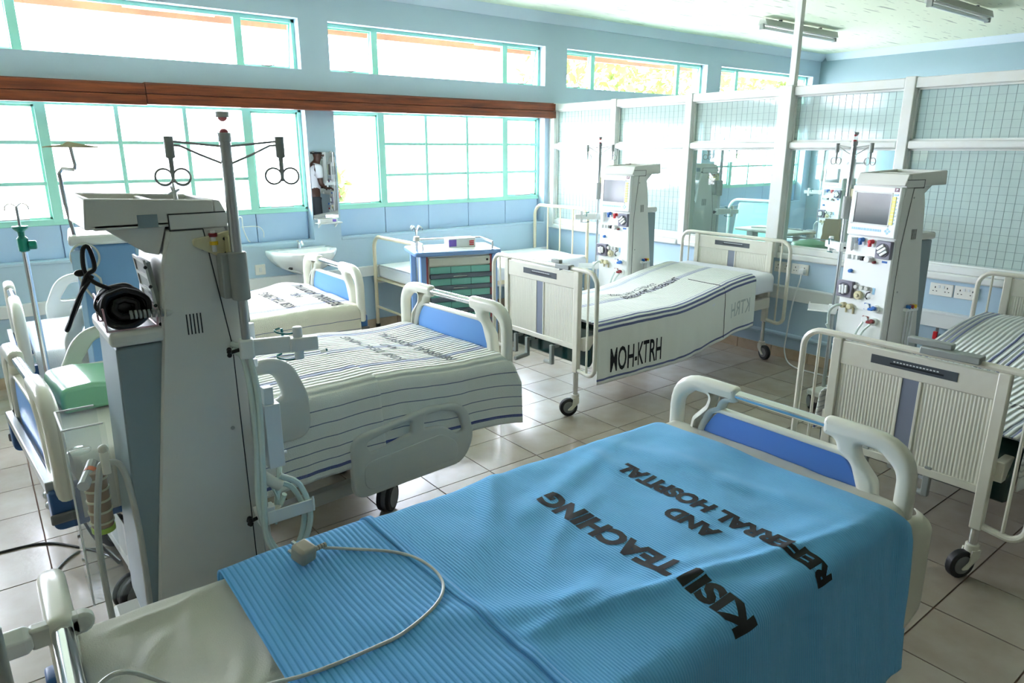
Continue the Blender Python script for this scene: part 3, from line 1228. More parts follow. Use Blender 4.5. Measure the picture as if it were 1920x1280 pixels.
# ---------------------------------------------------------------- plastic-ended electric beds
def caster(name, parent, x, y, rot, r=0.06, twin=True, top=0.16):
    g = G()
    M = Matrix.Translation((x, y, 0)) @ rotm('Z', rot)
    if twin:
        for s in (-1, 1):
            g.tube([M @ Vector((-0.03, s * 0.012, r)), M @ Vector((-0.03, s * 0.032, r))], r, 20)
        o = g.done(name, RUBBER, parent, 0.006)
        g = G()
        for s in (-1, 1):
            g.tube([M @ Vector((-0.03, s * 0.033, r)), M @ Vector((-0.03, s * 0.036, r))], r * 0.72, 18)
        g.tube([M @ Vector((-0.03, -0.011, r)), M @ Vector((-0.03, 0.011, r))], r * 0.9, 14)
        g.done('wheel_hub', WHEELGREY, o)
        g = G()
        g.tube([M @ Vector((-0.012, 0, r)), M @ Vector((0, 0, r * 1.7)), M @ Vector((0, 0, top))], [0.02, 0.03, 0.026], 10)
        g.done('caster_stem', CREAM_DK, o)
    else:
        g.tube([M @ Vector((-0.045, -0.016, r)), M @ Vector((-0.045, 0.016, r))], r, 22)
        o = g.done(name, RUBBER, parent, 0.005)
        g = G()
        g.tube([M @ Vector((-0.045, -0.019, r)), M @ Vector((-0.045, 0.019, r))], r * 0.66, 18)
        g.done('wheel_hub', WHEELGREY, o, 0.002)
        for s in (-1, 1):
            me = plate_mesh(fillet([(-0.062, r - 0.018, 0.016), (-0.028, r - 0.018, 0.016), (0.02, top - 0.035, 0.02), (0.02, top, 0), (-0.02, top, 0), (-0.024, top - 0.05, 0.02)]), [], 0.006, 0.001, 'xz', s * 0.023, CREAM_MET, 'fork')
            me.transform(M)
            link('fork', me, o)
        g = G()
        g.tube([M @ Vector((0, 0, top - 0.03)), M @ Vector((0, 0, top + 0.02))], 0.026, 12)
        g.done('fork_head', CREAM_MET, o, 0.003)
    return o


def sleigh_end(bed, name, x, zt, W, panel, out):
    h = W / 2
    zb = zt - 0.36
    e = bpy.data.objects.new(name, None)
    C.objects.link(e)
    e.parent = bed
    for s in (-1, 1):
        o = fillet([(-h, zb), (-h, zt, 0.17), (-0.17, zt, 0.02), (-0.17, zt - 0.062, 0.02), (-0.215, zt - 0.068, 0.03), (-0.228, zt - 0.105, 0.02),
                    (-0.275, zt - 0.135, 0.06), (-0.31, zt - 0.23, 0.03), (-0.31, zb)], 7)
        hole = fillet([(-h + 0.055, zt - 0.27, 0.02), (-h + 0.055, zt - 0.11, 0.07), (-h + 0.115, zt - 0.062, 0.04), (-h + 0.185, zt - 0.062, 0.02),
                       (-h + 0.172, zt - 0.105, 0.04), (-h + 0.112, zt - 0.17, 0.05), (-h + 0.098, zt - 0.27, 0.02)], 6)
        if s > 0:
            o = [(-a, b) for a, b in o][::-1]
            hole = [(-a, b) for a, b in hole][::-1]
        me = plate_mesh(o, [hole], 0.052, 0.02, 'yz', x, CREAM_PL, 'end_moulding')
        link('end_moulding', me, e, 0, 60)
    p = fillet([(-0.305, zb + 0.01), (-0.305, zt - 0.20, 0.05), (-0.25, zt - 0.115, 0.06), (0.25, zt - 0.115, 0.06), (0.305, zt - 0.20, 0.05), (0.305, zb + 0.01)], 6)
    plate('blue_panel', p, [], 0.022, 0.004, 'yz', x, panel, e)
    rim = fillet([(-0.27, zt - 0.13), (-0.24, zt - 0.102, 0.03), (0.24, zt - 0.102, 0.03), (0.27, zt - 0.13), (0.24, zt - 0.12, 0.03), (-0.24, zt - 0.12, 0.03)], 4)
    plate('panel_rim', rim, [], 0.034, 0.006, 'yz', x, CREAM_PL, e)
    g = G()
    g.cyl((x, -0.2, zt - 0.031), (x, 0.2, zt - 0.031), 0.018, n=16)
    g.done('chrome_handrail', CHROME, e)
    g = G()
    g.box(x + out * 0.035 - 0.014, -h + 0.05, zb + 0.02, x + out * 0.035 + 0.014, h - 0.05, zb + 0.06)
    g.done('bumper_bar', STEEL, e, 0.004)
    return e


def side_rail(bed, x0, x1, z0, z1, y, flip=False):
    W = x1 - x0
    H_ = z1 - z0
    out = fillet([(0, 0, .07), (W * 0.9, 0.0, .11), (W, H_ * 0.35, .14), (W * 0.93, H_ * 0.93, .16), (W * 0.62, H_, .12), (0, H_ * 0.88, .07)], 7)
    h1 = fillet([(0.09, H_ * 0.62, .012), (W * 0.46, H_ * 0.70, .012), (W * 0.47, H_ * 0.88, .02), (W * .43, H_ * .885, .01), (0.07, H_ * 0.77, .02)], 4)
    h2 = fillet([(W * 0.56, H_ * 0.71, .015), (W * 0.72, H_ * 0.67, .05), (W * 0.84, H_ * 0.48, .03), (W * 0.90, H_ * 0.50, .03), (W * 0.86, H_ * 0.80, .07), (W * 0.70, H_ * 0.90, .05), (W * 0.57, H_ * .895, .015)], 5)
    if flip:
        out, h1, h2 = [[(W - a, b) for a, b in L][::-1] for L in (out, h1, h2)]
    me = plate_mesh([(a + x0, b + z0) for a, b in out], [[(a + x0, b + z0) for a, b in L] for L in (h1, h2)], 0.034, 0.012, 'xz', y, CREAM_DK, 'side_rail')
    o = link('side_rail', me, bed, 0, 60)
    s = -1 if y < 0 else 1
    ins = fillet([(W * .08, H_ * .1, .05), (W * .84, H_ * .1, .08), (W * .84, H_ * .36, .08), (W * .7, H_ * .56, .08), (W * .08, H_ * .5, .05)], 5)
    if flip:
        ins = [(W - a, b) for a, b in ins][::-1]
    link('raised_field', plate_mesh([(a + x0, b + z0) for a, b in ins], [], 0.006, 0.0028, 'xz', y + s * 0.017, CREAM_DK, 'raised_field'), o, 0, 60)
    return o


def head_rail(bed, x0, x1, z0, z1, y):
    W, H_ = x1 - x0, z1 - z0
    out = fillet([(0, 0, .05), (W, 0, .07), (W, H_ * .5, .14), (W * 0.9, H_, .15), (W * 0.14, H_, .17), (0, H_ * .45, .16)], 8)
    hole = fillet([(W * .12, H_ * .52, .02), (W * .86, H_ * .52, .03), (W * .80, H_ * .84, .05), (W * .24, H_ * .84, .06)], 6)
    me = plate_mesh([(a + x0, b + z0) for a, b in out], [[(a + x0, b + z0) for a, b in hole]], 0.034, 0.012, 'xz', y, CREAM_DK, 'side_rail')
    o = link('side_rail', me, bed, 0, 60)
    s = -1 if y < 0 else 1
    ins = fillet([(W * .2, H_ * .06, .03), (W * .8, H_ * .06, .03), (W * .8, H_ * .40, .03), (W * .2, H_ * .40, .03)], 5)
    for q in (-1, 1):
        link('control_field', plate_mesh([(a + x0, b + z0) for a, b in ins], [], 0.005, 0.002, 'xz', y + q * 0.017, CREAM_PL, 'control_field'), o, 0, 60)
    return o


def sleigh_bed(label, x0, x1, yc, zt, mt, panel, W=0.95, rails=True):
    L = x1 - x0
    b = thing('hospital_bed', label, 'bed', ((x0 + x1) / 2, yc, 0), 0, 'plastic ended electric beds')
    hl = L / 2
    sleigh_end(b, 'foot_board', hl - 0.026, zt, W, panel, 1)
    sleigh_end(b, 'head_board', -hl + 0.026, zt, W, panel, -1)
    zb = mt - 0.13
    g = G()
    g.box(-hl + 0.06, -0.42, zb - 0.045, hl - 0.06, -0.37, zb).box(-hl + 0.06, 0.37, zb - 0.045, hl - 0.06, 0.42, zb)
    for k in range(5):
        xx = -hl + 0.08 + k * (L - 0.2) / 4
        g.box(xx, -0.37, zb - 0.04, xx + 0.04, 0.37, zb - 0.005)
    g.done('deck_frame', CREAM_DK, b, 0.004)
    for s in (-1, 1):
        for sx in (-1, 1):
            xx = sx * (hl - 0.1)
            o = plate('corner_box', fillet([(xx - 0.12, zb - 0.075, .03), (xx + 0.12, zb - 0.075, .03), (xx + 0.12, zb + 0.065, .01), (xx - 0.12, zb + 0.065, .01)]), [], 0.06, 0.008, 'xz', s * (W / 2 - 0.06), BLUE_BOX, b)
            G().box(xx + sx * 0.05, s * (W / 2 - 0.03), zb - 0.045, xx + sx * 0.127, s * (W / 2 - 0.018), zb - 0.01).done('corner_bumper', WHEELGREY, o, 0.005)
    # under-carriage
    g = G()
    g.box(-hl + 0.2, -0.29, 0.15, hl - 0.6, -0.24, 0.21).box(-hl + 0.2, 0.24, 0.15, hl - 0.6, 0.29, 0.21)
    g.box(-hl + 0.2, -0.29, 0.16, -hl + 0.26, 0.29, 0.2).box(hl - 0.66, -0.29, 0.16, hl - 0.6, 0.29, 0.2)
    g.done('base_frame', CREAM_DK, b, 0.004)
    for s in (-1, 1):
        g = G()
        g.prism([(-hl + 0.35, 0.18), (-hl + 0.43, 0.18), (-hl + 0.75, zb - 0.04), (-hl + 0.65, zb - 0.04)], s * 0.25 - 0.015, s * 0.25 + 0.015)
        g.prism([(hl - 0.8, 0.18), (hl - 0.72, 0.18), (hl - 0.5, zb - 0.04), (hl - 0.62, zb - 0.04)], s * 0.25 - 0.015, s * 0.25 + 0.015)
        g.done('lift_arm', CREAM_DK, b, 0.003)
    g = G()
    g.box(-0.45, -0.1, zb - 0.17, 0.15, 0.02, zb - 0.06).box(-0.1, 0.06, zb - 0.2, 0.25, 0.2, zb - 0.07)
    g.cyl((-0.3, -0.04, zb - 0.16), (0.45, -0.04, 0.24), 0.03, n=10).cyl((0.25, 0.1, zb - 0.14), (0.6, 0.1, zb - 0.08), 0.02, n=10)
    g.done('actuator', DKGREY, b, 0.004)
    for i, (sx, sy) in enumerate(((-hl + 0.23, -1), (-hl + 0.23, 1), (hl - 0.63, -1), (hl - 0.63, 1))):
        caster('caster_wheel', b, sx, sy * 0.265, (20, 200, 35, 110)[i], 0.07, True, 0.17)
    for sy in (-1, 1) if rails else ():
        y = sy * (W / 2 + 0.022)
        head_rail(b, -hl + 0.19, -0.13, zt - 0.36, zt - 0.015, y)
        side_rail(b, 0.035, 0.035 + 0.66, zt - 0.715, zt - 0.39, y, False)
        for xx in (-hl + 0.45, 0.33):
            G().box(xx - 0.03, y - sy * 0.085, zt - 0.46 if xx < 0 else zt - 0.52, xx + 0.03, y - sy * 0.042, zt - 0.34).done('rail_bracket', GREY_MET, b, 0.003)
    return b


# blue-blanketed bed in front, striped bed in the middle, striped bed by the basin
B1 = (-0.02, 2.19, 1.24, 0.83, 0.625)
B2 = (0.026, 2.0, 3.09, 0.955, 0.69)
B3 = (0.075, 1.95, 4.56, 0.955, 0.695)
sleigh_bed('cream plastic ended bed under the bright blue blanket in the foreground', *B1, BLUE_PANEL2, 0.95, False)
mid_bed = sleigh_bed('cream and blue electric bed with green pillow, side rail lowered, middle of the row', *B2, BLUE_PANEL)
sleigh_bed('cream and blue electric bed in front of the wash basin', *B3, BLUE_PANEL)


def mattress(label, x0, x1, yc, hw, mt, m, sheet_drop=0.1, group=None, wr=0.006, seed=1.0, zfun=None, core=None, sag=None, res=(70, 60), sx0=None):
    t = thing('mattress', label, 'mattress', ((x0 + x1) / 2, yc, mt - 0.125), 0, group)
    g = G()
    L = x1 - x0
    n = 18

    def zt(x):
        return zfun(x) if zfun else 0
    pr = [(-L / 2 + L * i / n, 0.117 + zt(x0 + L * i / n)) for i in range(n + 1)]
    pb = [(-L / 2 + L * i / n, 0.0 + zt(x0 + L * i / n)) for i in range(n + 1)]
    g.prism(pr + pb[::-1], -hw + 0.012, hw - 0.012)
    g.done('mattress_core', core or GREEN_VINYL, t, 0.02, 35, 3)
    if m is not None:
        c = Cloth(x0 - 0.01 if sx0 is None else sx0, x1 + 0.01, yc, hw, mt, 0.045, wr, seed, None, (lambda u, x: zt(x) + (sag(u, x) if sag else 0)) if (zfun or sag) else None, 0.0)
        # the hanging part follows too
        base0 = c.base

        def base(u, x):
            p = base0(u, x)
            if zfun:
                fl = hw - 0.045
                hang = max(0.0, min(1.0, (abs(u) - fl) / (0.045 * PI / 2 + 0.05)))
                p.z += zt(x) * hang
            return p
        c.base = base
        tot = hw - 0.045 + 0.045 * PI / 2 + sheet_drop
        o = c.build('sheet', m, -tot, tot, res[0], res[1], thick=0.003)
        o.parent = t
        o.matrix_parent_inverse = t.matrix_basis.inverted()
    return t


CREAM_SHEET = stripe_mat('cream_bedsheet', (196, 196, 186), [], 0, bump_st=0.2)
WHITE_SHEET = stripe_mat('white_bedsheet', (232, 236, 242), [], 0)
def crumple(u, x):
    v = 0.0
    for k, (ux, xx, ang, ln, am) in enumerate(((-0.10, 0.14, 70, 0.22, 0.012), (0.02, 0.22, 55, 0.2, 0.012), (-0.28, 0.2, 80, 0.2, 0.014), (0.2, 0.12, 40, 0.16, 0.010), (0.3, 0.26, 65, 0.14, 0.010), (-0.2, 0.32, 60, 0.2, 0.012), (-0.42, 0.15, 75, 0.2, 0.012), (0.40, 0.2, 20, 0.14, 0.012), (0.12, 0.34, 75, 0.12, 0.01), (-0.02, 0.08, 30, 0.12, 0.01))):
        c_, s_ = math.cos(R(ang)), math.sin(R(ang))
        a = (x - xx) * c_ + (u - ux) * s_
        b = -(x - xx) * s_ + (u - ux) * c_ + 0.03 * math.sin(a * 14 + k)
        v += am * math.exp(-(b / 0.017) ** 2) * max(0, 1 - (a / ln) ** 2)
    return v - 0.004


mattress('mattress in a crumpled cream sheet under the blue blanket', 0.04, 2.14, 1.24, 0.47, 0.622, CREAM_SHEET, 0.12, None, 0.016, 1.0, core=SHEET_C, sag=crumple, res=(130, 200))
# the pale sheet hanging out at the foot corner beyond the blue blanket
g = G()


def corner_sheet(s, t):
    x = 2.0 + 0.25 * s
    top = max(0.0, 1 - t / 0.14)
    y = 0.785 - 0.07 * min(1.0, s * 1.3) - 0.012 * math.sin(s * 4.2 + 0.6) * t - 0.02 * t + 0.05 * top * top + 0.12 * max(0.0, s - 0.8) ** 2 * 5
    hem = 0.40 - 0.22 * s * s
    return (x - 0.02 * t * s, y, 0.595 - 0.02 * s - t * hem - 0.05 * s * s * t)


g.grid(corner_sheet, 26, 22)
o = g.done('bed_sheet', SHEET_C, None, 0, 80)
so = o.modifiers.new('thickness', 'SOLIDIFY')
so.thickness = 0.004
tag(o, 'pale sheet hanging out past the blue blanket at the foot corner', 'sheet')


def rise2(x):
    k = max(0.0, min(1.0, (1.75 - x) / 0.6))
    return 0.05 * k * k * (3 - 2 * k) - 0.015 * max(0.0, min(1.0, (0.8 - x) / 0.4))


mid_mattress = mattress('mattress in a white sheet on the middle bed, under the green pillow', 0.10, 1.95, 3.09, 0.455, 0.685, CREAM_SHEET, 0.16, None, 0.014, 2.0, rise2, core=SHEET_C)
mattress('mattress in a white sheet on the bed before the wash basin', 0.15, 1.9, 4.56, 0.455, 0.69, WHITE_SHEET, 0.18, None, 0.012, 3.0, core=SHEET_W)

# ---- bright blue blanket
BLUE_CLOTH = stripe_mat('blue_cellular_cloth', (106, 183, 236), [], 0.0085, 0.95, rib_axis=1, ribcol=(96, 172, 227), bump_st=0.3, blotch=(3.2, 0.66, 0.16, (130, 170, 190)))
BLUE_RIB = stripe_mat('blue_ribbed_cloth', (104, 178, 234), [], 0.0145, 0.95, rib_axis=1, ribcol=(70, 144, 206), weave=0.008, bump_st=0.4)


def ridge(u, x):
    y = 1.24 + u
    d = (y - (0.925 - 0.21 * (x - 1.27))) / 0.020
    along = max(0, 1 - ((x - 1.35) / 0.62) ** 2)
    v = 0.016 * along * math.exp(-d * d) + 0.010 * along * math.exp(-((d - 2.6) / 2.2) ** 2)
    d2 = (y - (1.05 - 0.5 * (x - 0.95))) / 0.05
    v += 0.010 * math.exp(-d2 * d2) * max(0, 1 - ((x - 1.0) / 0.5) ** 2)
    d3 = (y - (1.45 + 0.35 * (x - 1.2))) / 0.045
    v += 0.008 * math.exp(-d3 * d3) * max(0, 1 - ((x - 1.4) / 0.5) ** 2)
    for k, (ux, xx, ang, ln, am, wd) in enumerate(((0.36, 1.15, 62, 0.3, 0.007, 0.03), (0.25, 1.05, 50, 0.35, 0.006, 0.035), (0.38, 1.6, 75, 0.25, 0.006, 0.03), (0.3, 1.75, 100, 0.3, 0.006, 0.04), (-0.1, 1.85, 95, 0.4, 0.006, 0.035), (0.05, 1.2, 30, 0.3, 0.006, 0.03), (-0.2, 1.0, 25, 0.3, 0.006, 0.03))):
        c_, s_ = math.cos(R(ang)), math.sin(R(ang))
        a = (x - xx) * c_ + (u - ux) * s_
        b = -(x - xx) * s_ + (u - ux) * c_ + 0.02 * math.sin(a * 9 + k)
        v += am * math.exp(-(b / wd) ** 2) * max(0, 1 - (a / ln) ** 2)
    return v


cb = Cloth(0.36, 2.125, 1.24, 0.49, 0.636, 0.055, 0.016, 4.2, (2.02, 5.0), ridge, 0.10)
edge_u = 0.435 + 0.055 * PI / 2


def be(u, x, fi, fj):
    return u, x - 0.03 * (1 - fi) * max(0, (0.5 - fj)) + 0.006 * fbm(u * 4, fi * 3, 2) * (1 - fi)


bl = cb.build('blanket', BLUE_CLOTH, -(edge_u + 0.50), edge_u + 0.10, 150, 150, edge=be)
tag(bl, 'bright blue cellular blanket with black lettering on the foreground bed', 'blanket')
o = cb.build('folded_layer', BLUE_RIB, -(edge_u + 0.50), edge_u + 0.11, 130, 60, xs=(0.355, 0.795), edge=lambda u, x, fi, fj: (u, x - 0.03 * (1 - fi) * max(0, (0.5 - fj)) + 0.01 * fbm(u * 2, 5, 1) * fi - 0.03 * fi * (fj - .5)), lift=0.006, parent=bl)
o = cb.build('hem', BLUE_RIB, -(edge_u + 0.50), edge_u + 0.112, 130, 3, xs=(0.775, 0.798), edge=lambda u, x, fi, fj: (u, x + 0.01 * fbm(u * 2, 5, 1) - 0.03 * (fj - .5)), lift=0.011, parent=bl)


def cloth_text(cl, txt, u_start, x_base, w, h, m, parent, dirn='u', lift=0.0045, bold=0.055, cut=0.012, up=-1, rd=1):
    if dirn == 'u':
        lettering(txt, lambda a, b: cl.at(u_start + rd * a, x_base + up * b, lift), w, h, m, parent, cut, bold=bold)
    else:
        lettering(txt, lambda a, b: cl.at(u_start + up * b, x_base + rd * a, lift), w, h, m, parent, cut, bold=bold)


cloth_text(cb, 'KISII TEACHING', -0.50, 1.315, 0.74, 0.085, INK, bl)
cloth_text(cb, 'AND', -0.225, 1.545, 0.175, 0.068, INK, bl)
cloth_text(cb, 'REFERRAL HOSPITAL', -0.515, 1.655, 0.76, 0.072, INK, bl)

# ---- striped blankets
NAVY, INDIGO, THINB = (38, 56, 132), (62, 84, 170), (92, 104, 132)
ST2 = [(u, 0.0045, INDIGO) for u in (-0.30, -0.285, -0.27, 0.0, 0.018, 0.036, 0.33, 0.345, 0.36)]
ST2 += [(u, 0.0022, THINB) for u in (-0.52, -0.58, -0.64, -0.69, -0.735)]
ST2a = stripe_mat('striped_blanket_long', (226, 228, 220), ST2 + [(-0.775, 0.007, NAVY)], 0.030, ribcol=(186, 192, 188), rib_limit=0.47)
ST2b = stripe_mat('striped_blanket_short', (226, 228, 220), ST2 + [(-0.74, 0.007, NAVY)], 0.030, ribcol=(186, 192, 188), rib_limit=0.47)


def extra2(u, x):
    v = rise2(x)
    v += 0.02 * math.exp(-((x - 1.93) / 0.12) ** 2) * max(0, u + 0.1)
    v += 0.014 * math.exp(-((u - 0.05 - 0.4 * (x - 1.0)) / 0.05) ** 2) * math.exp(-((x - 1.0) / 0.25) ** 2)
    return v


c2 = Cloth(0.5, 1.955, 3.09, 0.475, 0.702, 0.06, 0.012, 12.0, None, extra2, 0.06)
_b2 = c2.base


def b2(u, x):
    p = _b2(u, x)
    hang = max(0.0, min(1.0, (abs(u) - 0.415) / 0.15))
    p.z += rise2(x) * hang
    if u < 0 and x > 1.72:
        k = (x - 1.72) / 0.24
        p.y -= 0.04 * hang * k * k
        p.x += 0.06 * hang * k * k
        p.z -= 0.03 * hang * k * k
    return p


c2.base = b2
e2 = 0.415 + 0.06 * PI / 2
bl2 = c2.build('blanket', ST2b, -(e2 + 0.27), e2 + 0.12, 120, 90, xs=(1.0, 1.955))
tag(bl2, 'white blanket with blue stripes and faded lettering on the middle bed', 'blanket')
bl2b = c2.build('folded_layer', ST2a, -(e2 + 0.30), e2 + 0.12, 120, 60, xs=(0.45, 1.215), lift=0.009, parent=bl2, edge=lambda u, x, fi, fj: (u, x + 0.012 * fbm(u * 5, 1, 4) * fi))
cloth_text(c2, 'KISII TEACHING', -0.26, 1.50, 0.55, 0.055, INK_F, bl2, rd=1, bold=0.01)
cloth_text(c2, 'AND', -0.06, 1.60, 0.14, 0.05, INK_F, bl2, rd=1, bold=0.01)
cloth_text(c2, 'REFERRAL HOSPITAL', -0.37, 1.72, 0.66, 0.055, INK_F, bl2, rd=1, bold=0.01)

ST3 = [(u, 0.004, INDIGO) for u in (-0.30, -0.285, -0.27, 0.0, 0.018, 0.036, 0.33, 0.345)]
ST3 += [(u, 0.0022, THINB) for u in (-0.535, -0.60, -0.68)] + [(-0.745, 0.004, THINB)]
ST3m = stripe_mat('striped_blanket_cream', (222, 219, 202), ST3, 0.0, blotch=(2.0, 0.62, 0.2, (206, 200, 180)))
c3 = Cloth(0.6, 1.905, 4.56, 0.472, 0.707, 0.06, 0.015, 21.0, None, lambda u, x: 0.035 * math.exp(-((x - 1.72) / 0.13) ** 2) * max(0, 0.5 + u), 0.03)
e3 = 0.412 + 0.06 * PI / 2
bl3 = c3.build('blanket', ST3m, -(e3 + 0.34), e3 + 0.12, 110, 90)
tag(bl3, 'cream striped blanket with black lettering on the bed before the basin', 'blanket')
cloth_text(c3, 'REFERRAL HOSPITAL', -0.40, 1.83, 0.74, 0.085, INK, bl3, bold=0.02)
cloth_text(c3, 'KISII TEACHING', -0.28, 1.56, 0.56, 0.07, INK, bl3, bold=0.015)
cloth_text(c3, 'AND', -0.06, 1.69, 0.13, 0.05, INK_F, bl3, bold=0.01)

# ---- contoured green pillow on the head end of the middle bed
pil = thing('pillow', 'green vinyl contoured pillow at the head of the middle bed', 'pillow', (0.39, 3.25, 0.728))
prof = fillet([(-0.245, 0.0, .02), (0.25, 0.0, .02), (0.255, 0.11, .05), (0.14, 0.135, .08), (-0.02, 0.085, .10), (-0.14, 0.104, .08), (-0.25, 0.098, .04)], 6)
g = G()
g.prism(prof, -0.17, 0.17)
g.done('pillow_body', GREEN_PIL, pil, 0.03, 50, 4)
G().box(-0.262, -0.10, 0.004, -0.25, -0.05, 0.02).done('label_tag', BLUE_BOX, pil)

# the middle bed stands a little askew: turn it with everything lying on it
SKEW = Matrix.Translation((2.0, 3.09, 0)) @ rotm('Z', 4.5) @ Matrix.Translation((-2.0, -3.09, 0))
bpy.context.view_layer.update()
for o in (mid_bed, mid_mattress, bl2, pil):
    o.matrix_basis = SKEW @ o.matrix_basis

# ---------------------------------------------------------------- metal beds with ribbed end panels
def ribbed(y0, y1, z0, z1, x, n=20):
    g = G()
    k = n * 4

    def f(s, t):
        y = y0 + (y1 - y0) * s
        return (x + 0.0014 * math.cos(2 * PI * s * n), y, z0 + (z1 - z0) * t)
    for sgn in (-1, 1):
        g.grid(lambda s, t: (f(s, t)[0] + sgn * 0.007, f(s, t)[1], f(s, t)[2]), k, 1)
    return g


def metal_end(bed, name, x, hp, hwing, zt, zlow, out, zleg=0.11):
    e = bpy.data.objects.new(name, None)
    C.objects.link(e)
    e.parent = bed
    for s in (-1, 1):
        G().box(x - 0.018, s * hp - 0.022, zlow, x + 0.018, s * hp + 0.022, zt - 0.012).done('corner_post', CREAM_MET, e, 0.005)
        g = G()
        g.cyl((x, s * hp, zleg), (x, s * hp, zlow + 0.02), 0.017, n=14)
        leg = g.done('leg', CHROME, e)
        G().cyl((x, s * (hwing - 0.075), zlow + 0.01), (x, s * (hwing - 0.075), zt - 0.004), 0.007, n=8).done('wing_bar', CREAM_MET, e)
    pts = []

    def arc(cy, cz, r, a0, a1):
        for i in range(7):
            a = R(a0 + (a1 - a0) * i / 6)
            pts.append((x, cy + r * math.cos(a), cz + r * math.sin(a)))
    pts.append((x, hp, zlow + 0.02))
    arc(hwing - 0.06, zlow + 0.065, 0.06, -90, 0)
    arc(hwing - 0.085, zt - 0.085, 0.085, 0, 90)
    arc(-hwing + 0.085, zt - 0.085, 0.085, 90, 180)
    arc(-hwing + 0.06, zlow + 0.065, 0.06, 180, 270)
    pts.append((x, -hp, zlow + 0.02))
    G().tube(pts, 0.0145, 10).done('end_hoop', CREAM_MET, e)
    hi = zt - 0.02
    G().box(x - 0.013, -hp + 0.02, hi - 0.105, x + 0.013, hp - 0.02, hi).done('header_panel', CREAM_MET, e, 0.004)
    G().box(x - 0.013, -hp + 0.02, zlow + 0.15, x + 0.013, hp - 0.02, zlow + 0.185).done('lower_rail', CREAM_MET, e, 0.004)
    z0, z1 = zlow + 0.185, hi - 0.105
    w = hp - 0.022
    ribbed(0.035, w, z0, z1, x).done('ribbed_panel', RIB, e, 0, 60)
    ribbed(-w, -0.035, z0, z1, x).done('ribbed_panel', RIB, e, 0, 60)
    G().box(x - 0.009, -0.038, z0, x + 0.009, 0.038, z1).done('centre_strip', STRIPGREY, e)
    for s in (-1, 1):
        G().box(x - 0.012, s * 0.038 - 0.006, z0, x + 0.012, s * 0.038 + 0.006, z1).done('panel_bead', CREAM_MET, e, 0.002)
    for s, sg in ((-1, 1), (1, -1)):
        xx = x + s * 0.0135
        lb = G().box(xx - 0.0015, -0.17, hi - 0.068, xx + 0.0015, 0.17, hi - 0.03).done('label_strip', LABELDK, e)
        G().box(xx + s * 0.0015 - 0.0005, -0.12, hi - 0.057, xx + s * 0.0015 + 0.0005, 0.09, hi - 0.050).done('label_slot', LABELBK, lb)
        g = G()
        for k in range(14):
            g.box(xx + s * 0.0017 - 0.0004, -0.1 + k * 0.013, hi - 0.046, xx + s * 0.0017 + 0.0004, -0.092 + k * 0.013, hi - 0.041)
        stuff(g.done('label_print', PVC, lb))
    return e


def metal_bed(label, x0, x1, yc, hp, hwing, ztf, zth, zdeck, rotz=0.0, bars=True):
    b = thing('hospital_bed', label, 'bed', ((x0 + x1) / 2, yc, 0), rotz, 'metal beds with ribbed end panels')
    hl = (x1 - x0) / 2
    metal_end(b, 'foot_board', -hl, hp, hwing, ztf, ztf - 0.67, -1)
    metal_end(b, 'head_board', hl, hp, hwing, zth, zth - 0.67, 1)
    g = G()
    for s in (-1, 1):
        g.box(-hl + 0.02, s * (hp + 0.03) - 0.018, zdeck - 0.16, hl - 0.02, s * (hp + 0.03) + 0.018, zdeck - 0.075)
    for k in range(7):
        xx = -hl + 0.15 + k * (2 * hl - 0.35) / 6
        g.box(xx, -hp - 0.02, zdeck - 0.16, xx + 0.05, hp + 0.02, zdeck - 0.135)
    g.done('side_frame', CREAM_MET, b, 0.004)
    for k, yy in enumerate((-0.12, 0.14, 0.27)):
        g = G()
        g.cyl((-hl + 0.6, yy, zdeck - 0.19), (-hl + 0.02, yy, zdeck - 0.19), 0.012, n=10)
        o = g.done('crank_shaft', GREY_MET, b)
        g = G()
        g.box(-hl - 0.012, yy - 0.014, zdeck - 0.31, -hl + 0.012, yy + 0.014, zdeck - 0.175)
        g.done('crank_arm', GREY_MET, o, 0.004)
        g = G()
        if k == 1:
            g.cyl((-hl, yy, zdeck - 0.30), (-hl - 0.11, yy, zdeck - 0.31), 0.016, n=12)
        else:
            g.cyl((-hl, yy, zdeck - 0.30), (-hl + 0.02, yy + 0.09, zdeck - 0.31), 0.014, n=12)
        g.done('crank_grip', GREY_MET, o, 0.003)
    i = 0
    for sx in (-1, 1):
        for s in (-1, 1):
            caster('caster_wheel', b, sx * hl, s * hp, (-25, 30, 70, 110)[i], 0.06, False, 0.125)
            i += 1
    return b


KB = (2.93, 5.04, 3.475)
bedK = metal_bed('cream metal bed with ribbed end panels in the centre under the lettered blanket', 2.93, 5.04, 3.475, 0.36, 0.53, 0.965, 0.985, 0.60)
# bracket with a small lever clamped on its foot end
cl = G()
cl.box(-1.085, -0.30, 0.955, -1.035, -0.17, 0.985).cyl((-1.06, -0.2, 0.94), (-1.06, -0.2, 0.96), 0.012, n=8)
cl.box(-1.075, -0.2, 0.985, -1.045, -0.12, 1.008)
cl.done('lever_clamp', GREY_MET, bedK, 0.004)
bedR = metal_bed('cream metal bed with ribbed end panels at the right edge', 3.0, 5.06, 1.145, 0.325, 0.49, 0.885, 0.93, 0.585)
cl = G()
cl.box(-1.06, -0.24, 0.885, -1.0, -0.02, 0.915).cyl((-1.03, -0.22, 0.87), (-1.03, -0.22, 0.89), 0.012, n=8)
cl.box(-1.04, -0.13, 0.915, -1.0, 0.04, 0.94)
cl.done('folding_lever', GREY_MET, bedR, 0.006)
